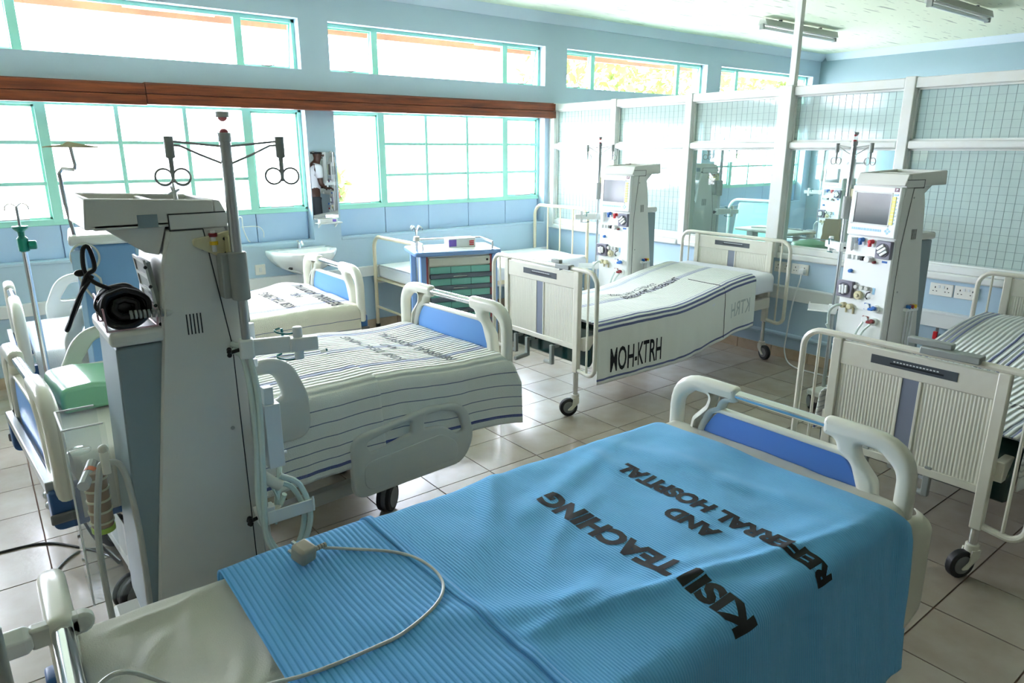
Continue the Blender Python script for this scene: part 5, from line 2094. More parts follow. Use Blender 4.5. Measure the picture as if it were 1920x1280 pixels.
g.tube([(-0.02, -0.03, 0.11), (-0.06, -0.02, 0.135), (-0.075, 0.0, 0.165), (-0.07, 0.01, 0.22), (-0.055, 0.01, 0.225), (-0.05, 0.0, 0.17), (-0.075, -0.01, 0.15), (-0.10, -0.02, 0.09), (-0.14, -0.04, 0.02), (-0.135, -0.045, 0.03), (-0.10, -0.03, 0.1), (-0.06, -0.01, 0.15)], 0.006, 8, 5)
g.sph((-0.085, 0.01, 0.158), (0.016, 0.01, 0.01), 10, 6)
g.done('loose_loop', BLACK, lead)
g = G()
for k in range(8):
    g.cyl((0.005 + k * 0.011, -0.098, 0.047 - k * 0.0006), (0.011 + k * 0.011, -0.098, 0.047 - k * 0.0006), 0.0125, n=12)
o = g.done('strain_relief', GREY_MET, lead)
G().cyl((0.09, -0.098, 0.042), (0.125, -0.09, 0.042), 0.016, n=12).done('connector', CREAM_DK, o)
G().cyl((0.122, -0.09, 0.042), (0.13, -0.088, 0.042), 0.018, n=12).done('yellow_ring', YEL_C, o)

# clear holder with a filter and hoses hanging at the back of the near machine
ac = thing('acrylic_holder', 'clear acrylic holder with filter and grey hoses behind the near machine', 'holder', fmx @ Vector((-0.39, -0.05, 0.4)), 0)
g = G()
g.box(-0.10, -0.085, 0.06, -0.096, 0.085, 0.55).box(-0.10, -0.089, 0.0, 0.005, -0.085, 0.55).box(-0.10, 0.085, 0.0, 0.005, 0.089, 0.55).box(-0.10, -0.089, 0.0, 0.005, 0.089, 0.004)
g.done('acrylic_box', ACRYL, ac)
g = G()
for a, b in (((-0.1, -0.087, 0.55), (0.0, -0.087, 0.55)), ((-0.1, 0.087, 0.55), (0.0, 0.087, 0.55)), ((-0.098, -0.087, 0.55), (-0.098, 0.087, 0.55)), ((-0.098, -0.087, 0.0), (-0.098, -0.087, 0.55))):
    g.cyl(a, b, 0.003, n=6)
g.done('polished_edge', MACH_W, ac)
fl = G().cyl((-0.035, 0.0, 0.2), (-0.035, 0.0, 0.38), 0.03, n=16).done('filter', BROWNJ, ac, 0.004)
g = G()
for k in range(5):
    g.cyl((-0.035, 0, 0.215 + k * 0.035), (-0.035, 0, 0.221 + k * 0.035), 0.033, n=16)
g.done('filter_rib', YELLOWED, fl)
G().cyl((-0.035, 0, 0.185), (-0.035, 0, 0.2), 0.032, n=16).done('lime_band', LIME, fl)
g = G()
g.tube([(-0.07, -0.05, 0.36), (-0.05, 0.0, 0.37), (-0.03, 0.05, 0.385)], 0.016, 10)
bt = g.done('small_bottle', CREAM_DK, ac)
G().cyl((-0.047, 0.005, 0.371), (-0.04, 0.02, 0.375), 0.0175, n=12).done('orange_cap', ORANGE, bt)
g = G()
g.lathe([(0.03, 0), (0.032, 0.004), (0.028, 0.008), (0.01, 0.009)], 16, (-0.06, 0.02, 0.44))
g.done('clear_lid', ACRYL, ac)
g = G()
g.tube([(-0.05, -0.1, -0.4), (-0.06, -0.1, -0.1), (-0.06, -0.095, 0.2), (-0.03, -0.09, 0.4), (-0.01, -0.09, 0.43), (0.03, -0.095, 0.40), (0.045, -0.10, 0.2), (0.04, -0.10, -0.1), (0.03, -0.1, -0.38)], 0.009, 10, 7)
g.done('grey_hose', CABLE_G, ac)
g = G()
g.box(-0.022, -0.105, 0.40, 0.0, -0.08, 0.47).sph((-0.011, -0.093, 0.475), 0.014, 10, 8)
g.done('hose_hook', CREAM_PL, ac, 0.004)

# ---------------------------------------------------------------- blue dialysis machine behind
bm_ = thing('blue_dialysis_machine', 'older pale blue medical machine with looped cable, behind the near ivory machine', 'medical machine', (0.47, 3.83, 0), R(-6))
g = G()
g.prism([(-0.12, 0.12), (0.22, 0.12), (0.175, 1.27), (-0.105, 1.27)], -0.2, 0.2)
g.done('cabinet', BL_CAB, bm_, 0.012)
g = G()
g.prism([(0.15, 0.12), (0.225, 0.12), (0.18, 1.262), (0.125, 1.262)], -0.204, 0.204)
g.done('front_edge', BL_CAB_L, bm_, 0.006)
g = G()
g.prism([(-0.145, 0.12), (-0.12, 0.12), (-0.09, 1.262), (-0.112, 1.262)], -0.203, 0.203)
g.done('back_edge', BL_CAB_L, bm_, 0.006)
G().box(-0.13, -0.215, 1.27, 0.19, 0.215, 1.315).done('top_lid', MACH_W, bm_, 0.012)
me = plate_mesh(fillet([(-0.02, 0.62, .05), (0.13, 0.62, .05), (0.125, 1.0, .05), (0.09, 1.03, .03), (0.02, 1.03, .04), (-0.02, 0.99, .04)]), [], 0.014, 0.005, 'xz', -0.203, CREAM_PL, 'side_hatch')
link('side_hatch', me, bm_)
G().box(-0.17, -0.17, 0.08, 0.24, 0.17, 0.13).done('base_plate', GREY_MET, bm_, 0.006)
for i, (sx, sy) in enumerate(((-0.12, -.15), (-0.12, .15), (0.19, -.15), (0.19, .15))):
    caster('caster_wheel', bm_, sx, sy, 40 * i, 0.04, True, 0.085)
g = G()
g.tube([(-0.095, -0.16, 1.24), (-0.115, -0.16, 1.45), (-0.12, -0.16, 1.585), (-0.105, -0.16, 1.605), (-0.06, -0.16, 1.60)], 0.0085, 10)
g.tube([(-0.06, -0.16, 1.60), (-0.055, -0.16, 1.62), (-0.062, -0.16, 1.70)], 0.0075, 10)
p = g.done('stand_pole', CHROME, bm_)
me = plate_mesh(fillet([(-0.17, 1.695, .004), (-0.155, 1.70), (-0.09, 1.708), (-0.07, 1.72, .01), (0.03, 1.70), (0.05, 1.695, .004)]), [], 0.05, 0.004, 'xz', -0.16, YELLOWED, 'hook_tray')
link('hook_tray', me, p)
G().box(-0.13, -0.23, 1.16, -0.07, -0.195, 1.25).done('pole_clamp', BL_CAB_L, bm_, 0.008)
g = G()
pts = [(-0.075 + 0.055 * math.cos(a), -0.222, 1.22 + 0.06 * math.sin(a)) for a in [R(300 - i * 30) for i in range(14)]]
g.tube(pts + [(-0.03, -0.222, 1.12), (-0.035, -0.222, 1.05)], 0.005, 8, 3)
g.tube([(-0.12, -0.222, 1.2), (-0.10, -0.222, 1.1), (-0.05, -0.222, 1.0), (0.02, -0.225, 0.88), (0.07, -0.23, 0.75)], 0.005, 8, 5)
o = g.done('looped_cable', CABLE_G, bm_)
G().box(-0.055, -0.235, 1.0, -0.01, -0.215, 1.09, None).done('white_tag', PVC, o, 0.003)

# ---------------------------------------------------------------- standing infusion pole, far left
ivp = thing('infusion_stand', 'chrome infusion stand with teal green clamp at the far left', 'stand', (0.163, 3.82, 0))
g = G()
for k in range(5):
    a = k * 2 * PI / 5
    g.tube([(0, 0, 0.09), (0.06 * math.cos(a), 0.06 * math.sin(a), 0.085), (0.11 * math.cos(a), 0.11 * math.sin(a), 0.05)], 0.011, 8)
    g.sph((0.11 * math.cos(a), 0.11 * math.sin(a), 0.025), 0.024, 10, 8)
g.done('star_base', STEEL, ivp)
G().cyl((0, 0, 0.07), (0, 0, 1.30), 0.0125, n=14).done('lower_tube', CHROME, ivp)
G().cyl((0, 0, 1.28), (0, 0, 1.44), 0.006, n=10).done('upper_rod', CHROME, ivp)
g = G()
for s in (-1, 1):
    g.tube([(0, 0, 1.44), (s * 0.02, 0, 1.455), (s * 0.04, 0, 1.445), (s * 0.045, 0, 1.425)], 0.003, 6, 4)
g.done('bag_hook', CHROME, ivp)
g = G()
g.lathe([(0.014, 1.24), (0.022, 1.245), (0.022, 1.30), (0.013, 1.31), (0.014, 1.33), (0.03, 1.345), (0.032, 1.355), (0.012, 1.357)], 16)
gc = g.done('teal_clamp', TEALG, ivp)
G().cyl((0.018, -0.012, 1.27), (0.05, -0.014, 1.27), 0.02, n=10).done('clamp_knob', TEALG, gc, 0.005)

# ---------------------------------------------------------------- drawer trolley
tro = thing('drawer_trolley', 'blue and cream medical trolley with mint drawers in front of the iron bed', 'trolley', (3.04, 4.72, 0), R(-18))
hx, hy, zt = 0.29, 0.19, 0.885
for sx in (-1, 1):
    for sy in (-1, 1):
        G().box(sx * hx - 0.022, sy * hy - 0.022, 0.12, sx * hx + 0.022, sy * hy + 0.022, zt).done('corner_post', TROL, tro, 0.006)
    G().box(sx * (hx - 0.03) - 0.007, -hy - 0.008, 0.14, sx * (hx - 0.03) + 0.007, -hy + 0.01, zt - 0.005).done('red_stripe', TROL_R, tro)
G().box(-hx + 0.02, -hy + 0.012, 0.14, hx - 0.02, hy - 0.0, zt).done('cabinet_body', TROL_C, tro)
G().box(-hx + 0.045, -hy - 0.006, 0.805, hx - 0.03, -hy + 0.012, zt - 0.015).done('lock_panel', TROL_C, tro, 0.004)
G().cyl((hx - 0.06, -hy - 0.009, 0.84), (hx - 0.06, -hy, 0.84), 0.009, n=12).done('key_lock', BLACK, tro)
zz = 0.798
for k in range(7):
    d = G().box(-hx + 0.055, -hy - 0.004, zz - 0.055, hx - 0.03, -hy + 0.012, zz - 0.002).done('drawer', DRAWER, tro, 0.003)
    g = G()
    for q in (1, 2):
        xx = -hx + 0.055 + (2 * hx - 0.085) * q / 3
        g.box(xx - 0.0015, -hy - 0.0052, zz - 0.055, xx + 0.0015, -hy - 0.003, zz - 0.002)
    g.done('drawer_joint', SEAM, d)
    G().box(-hx + 0.05, -hy - 0.018, zz - 0.092, hx - 0.025, -hy + 0.012, zz - 0.056).done('drawer_grip', DRAWER_F, d, 0.006)
    G().tube([(-0.06, -hy - 0.018, zz - 0.075), (-0.055, -hy - 0.03, zz - 0.075), (0.055, -hy - 0.03, zz - 0.075), (0.06, -hy - 0.018, zz - 0.075)], 0.004, 8).done('drawer_handle', CHROME, d)
    zz -= 0.094
top = plate('top_tray', fillet([(-0.36, -0.225, .05), (0.345, -0.225, .03), (0.345, 0.225, .03), (-0.36, 0.225, .05)]), [], 0.035, 0.01, 'xy', zt + 0.018, TROL, tro)
G().box(-0.29, -0.175, zt + 0.033, 0.28, 0.175, zt + 0.0375).done('tray_mat', PVC, top, 0.002)
G().tube([(-0.28, -0.15, zt + 0.02), (-0.28, -0.15, zt + 0.085), (-0.28, -0.15, zt + 0.085), (-0.28, 0.18, zt + 0.085), (0.29, 0.18, zt + 0.085), (0.29, -0.15, zt + 0.085), (0.29, -0.15, zt + 0.02)], 0.008, 10).done('gallery_rail', CHROME, top)
G().box(-0.28, 0.172, zt + 0.08, 0.29, 0.178, zt + 0.09).done('rail_band', GREY_MET, top)
g = G()
g.cyl((-0.32, -0.13, 0.15), (-0.32, -0.13, 1.03), 0.011, n=12)
pp = g.done('drip_pole', CHROME, tro)
G().cyl((-0.32, -0.13, 1.0), (-0.32, -0.13, 1.035), 0.028, 0.022, n=14).done('pole_collar', CREAM_PL, pp, 0.003)
for k in range(4):
    a = R(45 + 90 * k)
    dx, dy = math.cos(a), math.sin(a)
    G().tube([(-0.32, -0.13, 1.03), (-0.32 + dx * 0.012, -0.13 + dy * 0.012, 1.09), (-0.32 + dx * 0.03, -0.13 + dy * 0.03, 1.115), (-0.32 + dx * 0.05, -0.13 + dy * 0.05, 1.105), (-0.32 + dx * 0.055, -0.13 + dy * 0.055, 1.085)], 0.004, 8, 4).done('drip_hook', CHROME, pp)
for i, (sx, sy) in enumerate(((-.25, -.16), (.25, -.16), (-.25, .16), (.25, .16))):
    caster('caster_wheel', tro, sx, sy, 50 * i + 20, 0.05, True, 0.125)
tm = Matrix.Translation((3.04, 4.72, 0)) @ rotm('Z', -18)
bx = thing('glove_box', 'small white glove box with purple and red print on the trolley top', 'box', tm @ Vector((0.07, 0.03, zt + 0.0375)), R(-14))
b0 = G().box(-0.115, -0.06, 0, 0.115, 0.06, 0.072).done('carton', PVC, bx, 0.002)
VIO = mat('violet_print', (120, 96, 190), 0.5)
G().box(-0.1155, -0.0605, 0.008, -0.05, -0.058, 0.062).done('violet_panel', VIO, b0)
g = G()
for k in range(3):
    g.box(0.06, -0.0607, 0.012 + k * 0.014, 0.10, -0.058, 0.022 + k * 0.014)
g.done('red_print', RED_C, b0)
g = G()
g.lathe([(0.001, 0.0005), (0.05, 0.0005), (0.05, 0.0009), (0.001, 0.0009)], 20)
g.bm.transform(Matrix.Translation((0, 0, 0.0718)) @ Matrix.Diagonal((1.3, 0.6, 1, 1)))
g.done('opening', SEAM, b0)

# ---------------------------------------------------------------- wash basin
ba = thing('wash_basin', 'white porcelain wash basin with tap below the mirror', 'basin', (2.24, YW - 0.004, 0))
g = G()
outer = fillet([(-0.29, 0.0, .03), (-0.29, -0.2, .12), (-0.16, -0.43, .16), (0.16, -0.43, .16), (0.29, -0.2, .12), (0.29, 0.0, .03)], 7)
inner = fillet([(-0.23, -0.12, .06), (-0.22, -0.22, .1), (-0.13, -0.385, .12), (0.13, -0.385, .12), (0.22, -0.22, .1), (0.23, -0.12, .06)], 7)
n = len(outer)
layers = [([(a * 0.35, b * 0.5 - 0.05) for a, b in outer], 0.645), ([(a * 0.72, b * 0.8 - 0.01) for a, b in outer], 0.70), ([(a * 0.95, b * 0.97) for a, b in outer], 0.775), (outer, 0.81), (outer, 0.835), ([(a * 0.975, b * 0.975 - 0.002) for a, b in outer], 0.842), (inner, 0.842), ([(a * 0.9, b * 0.9 - 0.025) for a, b in inner], 0.80), ([(a * 0.55, b * 0.55 - 0.11) for a, b in inner], 0.715)]
rings = [[g.bm.verts.new(Vector((a, b, z))) for a, b in L] for L, z in layers]
for a, b in zip(rings, rings[1:]):
    for j in range(n):
        g.bm.faces.new((a[j], a[(j + 1) % n], b[(j + 1) % n], b[j]))
g.bm.faces.new(rings[0])
g.bm.faces.new(rings[-1])
g.done('bowl', PORCELAIN, ba, 0, 50)
g = G()
g.cyl((0.0, -0.06, 0.84), (0.0, -0.06, 0.88), 0.018, 0.014, n=12)
g.tube([(0, -0.06, 0.87), (0, -0.08, 0.905), (0, -0.13, 0.905), (0, -0.15, 0.88)], 0.009, 10, 4)
tp = g.done('tap', CHROME, ba)
g = G()
g.cyl((0, -0.06, 0.88), (0, -0.06, 0.905), 0.012, n=10).box(-0.025, -0.066, 0.905, 0.025, -0.054, 0.913).box(-0.006, -0.085, 0.905, 0.006, -0.035, 0.913)
g.done('tap_handle', CHROME, tp, 0.002)
G().cyl((0, -0.12, 0.40), (0, -0.12, 0.65), 0.02, n=12).tube([(0, -0.12, 0.42), (0, -0.1, 0.38), (0, 0, 0.37)], 0.018, 10, 3).done('waste_trap', PVC, ba)
g = G()
for s in (-1, 1):
    g.box(s * 0.17 - 0.008, -0.3, 0.70, s * 0.17 + 0.008, 0.0, 0.72)
g.done('wall_bracket', DKGREY, ba)

# mirror and little shelf on the pier between the windows
mi = thing('wall_mirror', 'narrow frameless mirror on the pier between the two windows', 'mirror', (2.53, YW - 0.006, 0))
M = Matrix.Translation((0.0, -0.008, 1.37)) @ rotm('Z', -1.65)
G().box(-0.115, -0.004, -0.29, 0.115, 0.0, 0.29, M).done('mirror_glass', MIRROR, mi)
g = G()
for s in (-1, 1):
    g.box(s * 0.08 - 0.01, -0.006, 0.285, s * 0.08 + 0.01, 0.006, 0.297, M)
g.done('mirror_clip', CHROME, mi)
G().box(-0.1165, -0.001, -0.2905, 0.1165, 0.005, 0.2905, M).done('backing', DKGREY, mi)
shf = thing('toiletry_shelf', 'small white shelf right under the mirror', 'shelf', (2.535, YW - 0.005, 1.04))
G().box(-0.115, -0.09, 0.0, 0.115, 0.0, 0.012).done('shelf_board', PVC, shf, 0.004)
for s in (-1, 1):
    G().prism([(0, 0), (-0.06, 0), (0, -0.04)], s * 0.08 - 0.005, s * 0.08 + 0.005, 'yz').done('bracket', PVC, shf)
sb = thing('carton', 'small white carton with violet print on the shelf under the mirror', 'box', (2.53, YW - 0.055, 1.052), R(3))
o = G().box(-0.09, -0.025, 0, 0.08, 0.025, 0.03).done('carton_body', PVC, sb, 0.002)
G().box(0.03, -0.0256, 0.004, 0.065, -0.0245, 0.026).done('violet_print', VIO, o)


# ---------------------------------------------------------------- sockets, plug, tap on the partition wall
def socket(y, label, n=0):
    t = thing('wall_socket', label, 'socket', (XP, y, 0.755), 0, 'double wall sockets')
    G().box(-0.012, -0.073, -0.043, 0, 0.073, 0.043).done('plate', GAUZE, t, 0.004)
    g = G()
    for s in (-1, 1):
        yy = s * 0.038
        g.box(-0.0126, yy - 0.003, 0.008, -0.0118, yy + 0.003, 0.02)
        for q in (-1, 1):
            g.box(-0.0126, yy + q * 0.011 - 0.004, -0.014, -0.0118, yy + q * 0.011 + 0.004, -0.009)
    g.done('pin_holes', LABELBK, t)
    for s in (-1, 1):
        G().box(-0.0155, s * 0.014 - 0.006, 0.012, -0.012, s * 0.014 + 0.006, 0.03).done('rocker_switch', PVC, t, 0.001)
    return t


socket(1.89, 'white double socket, left of the pair beside the right-hand machine')
socket(1.735, 'white double socket, right of the pair nearest the right edge bed')
socket(3.09, 'white double socket below the thick partition post, without a plug')
socket(2.935, 'white double socket with a white plug and cable hanging from it')
pg = thing('plug', 'white plug and cable hanging from the wall socket to the floor', 'plug', (XP - 0.012, 2.90, 0.745))
G().box(-0.04, -0.022, -0.022, -0.001, 0.022, 0.022).done('plug_body', PVC, pg, 0.006)
g = G()
g.tube([(-0.03, 0, -0.02), (-0.045, 0.0, -0.08), (-0.06, 0.03, -0.25), (-0.06, 0.05, -0.5), (-0.10, 0.03, -0.66), (-0.18, -0.10, -0.735), (-0.2, -0.4, -0.738), (-0.25, -0.7, -0.738)], 0.0055, 8, 6)
g.done('cable', PVC, pg)
vt = thing('water_tap', 'small wall tap with red lever beside the right-hand machine', 'tap', (XP, 1.86, 0.44))
g = G()
g.cyl((0, 0, 0), (-0.05, 0, 0), 0.012, n=10).cyl((-0.045, 0, -0.06), (-0.045, 0, 0.06), 0.011, n=10).cyl((-0.045, 0, -0.09), (-0.045, 0, -0.06), 0.014, n=10)
g.done('tap_body', STEEL, vt, 0.002)
G().box(-0.075, -0.014, -0.02, -0.055, 0.014, 0.035).done('red_lever', RED_C, vt, 0.004)
sp = thing('switch_plate', 'white switch plate on the window wall left of the basin', 'switch', (1.90, YW - 0.004, 0.68))
G().box(-0.045, -0.01, -0.045, 0.045, 0, 0.045).done('plate', GAUZE, sp, 0.004)
G().box(-0.012, -0.014, -0.02, 0.012, -0.01, 0.02).done('rocker_switch', PVC, sp, 0.002)
# coiled wall hook and cup beyond the near machine
wh = thing('wire_hanger', 'thin white curved wire hanger on the panel below the left window', 'hanger', (1.83, 6.11, 1.02))
g = G()
g.tube([(-0.06, -0.01, 0.1), (-0.03, -0.05, 0.11), (-0.03, -0.06, 0.02), (0.0, -0.06, -0.08), (0.02, -0.05, -0.1)], 0.005, 8, 5)
g.tube([(-0.04, -0.05, 0.03), (0.05, -0.05, 0.03), (0.11, -0.05, 0.02), (0.14, -0.05, -0.02), (0.14, -0.05, -0.07)], 0.004, 8, 5)
g.done('wire', PVC, wh)

# ---------------------------------------------------------------- plug and lead lying on the blue blanket
zb_ = lambda x, y, k=0.008: cb.at(y - 1.24, x, 0.012 + k).z
cab = thing('power_plug', 'beige mains plug with grey lead lying across the blue blanket', 'plug', (0.55, 1.585, zb_(0.55, 1.585)))
P = [(0.595, 1.592), (0.65, 1.57), (0.75, 1.477), (0.785, 1.386), (0.776, 1.287), (0.717, 1.217), (0.612, 1.181), (0.536, 1.182), (0.419, 1.194), (0.344, 1.20), (0.20, 1.16), (0.08, 1.16), (0.02, 1.14)]
pts = []
for i, (x, y) in enumerate(P):
    z = zb_(x, y, 0.002 if i else 0.014) if x > 0.37 else (0.655 if x > 0.25 else 0.66 + 0.6 * max(0, 0.22 - x))
    if x < 0.1:
        z = 0.845
    if 0.1 < x <= 0.25:
        z = 0.73
    pts.append((x - 0.55, y - 1.585, z - cab.location.z))
G().tube(pts, 0.0042, 8, 8).done('lead', CABLE_G, cab)
M = Matrix.Translation((-0.012, -0.005, 0.02)) @ rotm('Z', 20) @ rotm('X', 12)
pb = G().box(-0.024, -0.026, -0.022, 0.024, 0.026, 0.024, M).done('plug_body', PLUG_T, cab, 0.009, 35, 3)
g = G()
g.box(-0.004, 0.026, 0.004, 0.004, 0.045, 0.012, M).box(-0.016, 0.026, -0.014, -0.008, 0.042, -0.008, M).box(0.008, 0.026, -0.014, 0.016, 0.042, -0.008, M)
g.done('plug_pin', STEEL, pb)
g = G()
for k in range(5):
    g.cyl((0.014 + k * 0.008, -0.001 + k * 0.0008, 0.016), (0.019 + k * 0.008, k * 0.0008, 0.016), 0.007, n=10)
g.done('strain_relief', PLUG_T, pb)
# clamp with teal-white holder on the head rail of the foreground bed
cp = thing('rail_clamp', 'grey clamp gripping the chrome head rail of the foreground bed', 'clamp', (0.005, 1.43, 0.80))
g = G()
g.box(-0.05, -0.014, -0.022, 0.035, 0.014, 0.022).cyl((0.035, -0.014, 0.0), (0.035, 0.014, 0.0), 0.022, n=14)
g.done('jaw', CREAM_DK, cp, 0.006)
g = G()
g.lathe([(0.022, -0.03), (0.03, -0.02), (0.03, 0.02), (0.02, 0.03)], 6, (0, 0, 0), Matrix.Translation((-0.075, 0, 0)) @ rotm('Y', 90))
g.done('grip_nut', PVC, cp, 0.003)
rk = thing('foot_stand', 'slim grey and red stand beside the head of the foreground bed', 'stand', (-0.085, 1.30, 0))
G().cyl((0, 0, 0.03), (0, 0, 0.92), 0.011, n=12).done('tube', GREY_MET, rk)
g = G()
for k in range(4):
    a = R(20 + 90 * k)
    g.tube([(0, 0, 0.05), (0.2 * math.cos(a), 0.2 * math.sin(a), 0.012)], 0.011, 8)
g.done('star_base', GREY_MET, rk)
G().box(0.004, -0.02, 0.72, 0.022, 0.015, 0.78).done('red_clip', DKRED, rk, 0.004)
# black cables on the floor at the left
fc = thing('floor_cable', 'thin black cable looping over the tiles at the left', 'cable', (0.1, 3.0, 0))
g = G()
g.tube([(0.0, -0.25, 0.55), (0.06, -0.22, 0.30), (0.14, -0.05, 0.06), (0.13, 0.12, 0.005), (0.02, 0.30, 0.005), (-0.1, 0.42, 0.005), (-0.3, 0.45, 0.005)], 0.005, 8, 8)
g.done('black_lead', BLACK, fc)
g = G()
g.tube([(0.16, 0.05, 0.005), (0.12, 0.2, 0.005), (0.02, 0.24, 0.005), (-0.08, 0.10, 0.005), (-0.12, -0.1, 0.005)], 0.004, 8, 8)
g.done('grey_lead', GREY_MET, fc)

clp = thing('drip_clip', 'small white plastic clip hanging from the left hook of the near machine', 'clip', (0.452, 2.108, 1.50))
g = G()
g.tube([(0, 0, 0.10), (0.002, 0, 0.06), (0.006, 0, 0.0)], [0.002, 0.006, 0.004], 8)
for k in range(4):
    a = k * PI / 2 + 0.4
    g.tube([(0, 0, 0.075), (0.016 * math.cos(a), 0.003, 0.075 + 0.016 * math.sin(a))], [0.005, 0.002], 6)
g.sph((0.008, 0, -0.004), (0.006, 0.006, 0.008), 8, 6)
g.done('clip_body', PVC, clp)
cx, cy = 1.205, 3.015
cn = thing('hose_connector', 'tiny white and teal connector lying on the striped blanket of the middle bed', 'connector', (cx, cy, c2.at(cy - 3.09 + 0.06, cx, 0.018).z))
G().cyl((-0.012, 0, 0.008), (0.012, 0.004, 0.008), 0.009, n=12).done('connector_body', PVC, cn, 0.002)
G().cyl((0.012, 0.004, 0.008), (0.022, 0.006, 0.008), 0.0065, n=10).done('teal_tip', TEAL, cn)
# ---------------------------------------------------------------- the next room, seen through the clear panes
ch = thing('treatment_couch', 'white tubular couch with mint backrest, seen through the clear partition glass', 'couch', (7.75, 5.05, 0), R(8))
pts = []
for y, z in ((-0.36, 0.30), (-0.36, 0.95)):
    pts.append((0, y, z))
for i in range(1, 7):
    a = R(180 - 90 * i / 6)
    pts.append((0, -0.36 + 0.12 + 0.12 * math.cos(a), 0.95 + 0.12 * math.sin(a)))
for i in range(0, 7):
    a = R(90 - 90 * i / 6)
    pts.append((0, 0.36 - 0.12 + 0.12 * math.cos(a), 0.95 + 0.12 * math.sin(a)))
pts.append((0, 0.36, 0.30))
G().tube(pts, 0.018, 10).done('head_hoop', PVC, ch)
M = Matrix.Translation((-0.02, 0, 0.82)) @ rotm('Y', 14)
G().box(-0.05, -0.24, -0.25, 0.03, 0.24, 0.22, M).done('backrest', MINT, ch, 0.03, 35, 3)
G().box(-1.5, -0.32, 0.45, -0.05, 0.32, 0.55).done('seat_pad', MINT, ch, 0.03, 35, 3)
g = G()
for sy in (-1, 1):
    g.cyl((-1.5, sy * 0.33, 0.42), (0.0, sy * 0.33, 0.42), 0.016, n=8)
    for sx in (-1.45, 0.0):
        g.cyl((sx, sy * 0.33, 0.0), (sx, sy * 0.33, 0.42), 0.016, n=8)
g.done('couch_frame', PVC, ch)

tt = thing('instrument_table', 'steel instrument table in the next room holding the paper bag', 'table', (6.42, 3.50, 0), R(-10))
G().box(-0.22, -0.40, 0.80, 0.22, 0.40, 0.825).done('table_top', STEEL, tt, 0.004)
for sx in (-1, 1):
    for sy in (-1, 1):
        G().cyl((sx * 0.19, sy * 0.36, 0), (sx * 0.19, sy * 0.36, 0.80), 0.013, n=8).done('leg', GREY_MET, tt)
G().box(-0.2, -0.38, 0.3, 0.2, 0.38, 0.315).done('lower_shelf', STEEL, tt)
g = G()
g.tube([(-0.23, 0.42, 0.83), (-0.235, 0.0, 0.875), (-0.23, -0.36, 0.885), (-0.2, -0.42, 0.88), (-0.17, -0.4, 0.86)], 0.006, 8, 4)
g.done('push_handle', GREY_MET, tt)
tm2 = Matrix.Translation((6.42, 3.50, 0)) @ rotm('Z', -10)
pbg = thing('paper_bag', 'crumpled brown paper bag standing on the steel table beyond the glass', 'bag', tm2 @ Vector((0.0, -0.16, 0.825)), R(20))
g = G()
rnd = random.Random(5)
ring = []
for k in range(6):
    z = k * 0.045
    ring.append([g.bm.verts.new(Vector((a * (0.055 - 0.003 * k) + rnd.uniform(-.006, .006), b * (0.085 - 0.004 * k) + rnd.uniform(-.006, .006), z))) for a, b in ((-1, -1), (0, -1.05), (1, -1), (1.1, 0), (1, 1), (0, 1.05), (-1, 1), (-1.1, 0))])
for a, b in zip(ring, ring[1:]):
    for j in range(8):
        g.bm.faces.new((a[j], a[(j + 1) % 8], b[(j + 1) % 8], b[j]))
g.bm.faces.new(ring[0])
g.done('bag_body', PAPER, pbg, 0, 20)
for k, (dx, dy, lab) in enumerate(((-0.02, 0.22, 'small white cup on the steel table, the leftmost one'), (0.03, 0.10, 'small white cup on the steel table, next to the paper bag'))):
    cu = thing('cup', lab, 'cup', tm2 @ Vector((dx, dy, 0.825)))
    g = G()
    g.lathe([(0.032, 0), (0.036, 0.05), (0.04, 0.10), (0.037, 0.10), (0.032, 0.03)], 16)
    g.done('cup_body', PVC, cu)
bk = thing('storage_bin', 'green bin below the clear pane in the next room', 'bin', (5.75, 3.18, 0))
g = G()
g.lathe([(0.12, 0), (0.15, 0.86), (0.16, 0.88), (0.15, 0.90), (0.02, 0.93)], 18)
g.done('bin_body', mat('bin_green', (70, 140, 90), 0.45), bk)
ov = thing('overbed_table', 'grey overbed table with a rod, seen above the central bed head through the glass', 'table', (6.25, 3.85, 0), R(-8))
G().box(-0.20, -0.33, 0.90, 0.20, 0.33, 0.925).done('table_top', CREAM_DK, ov, 0.008)
G().box(-0.05, 0.22, 0.1, 0.03, 0.30, 0.90).done('column', GREY_MET, ov, 0.004)
G().box(-0.3, 0.18, 0.03, 0.25, 0.34, 0.08).done('foot', GREY_MET, ov, 0.006)
G().tube([(-0.1, 0.2, 0.932), (-0.05, -0.2, 0.95), (0.0, -0.33, 0.945)], 0.006, 8).done('rod', STEEL, ov)
fb = thing('ward_cabinet', 'white cabinet against the far wall of the next room', 'cabinet', (10.3, 4.6, 0))
G().box(-0.25, -0.6, 0.05, 0.25, 0.6, 0.82).done('body', PVC, fb, 0.006)
for s in (-1, 1):
    d = G().box(-0.265, s * 0.3 - 0.28, 0.08, -0.25, s * 0.3 + 0.28, 0.80).done('door', PVC, fb, 0.004)
    G().box(-0.28, s * 0.05 - 0.008, 0.4, -0.265, s * 0.05 + 0.008, 0.52).done('handle', STEEL, d)
wc = thing('wall_clock', 'round pale wall clock on the far wall of the next room', 'clock', (XF - 0.002, 4.42, 1.62))
G().cyl((-0.03, 0, 0), (0, 0, 0), 0.13, n=28).done('case', PVC, wc, 0.006)
G().cyl((-0.032, 0, 0), (-0.03, 0, 0), 0.115, n=28).done('face', GAUZE, wc)
G().box(-0.034, -0.004, 0, -0.032, 0.004, 0.08).box(-0.034, 0, -0.004, -0.032, 0.06, 0.004).done('hands', SEAM, wc)


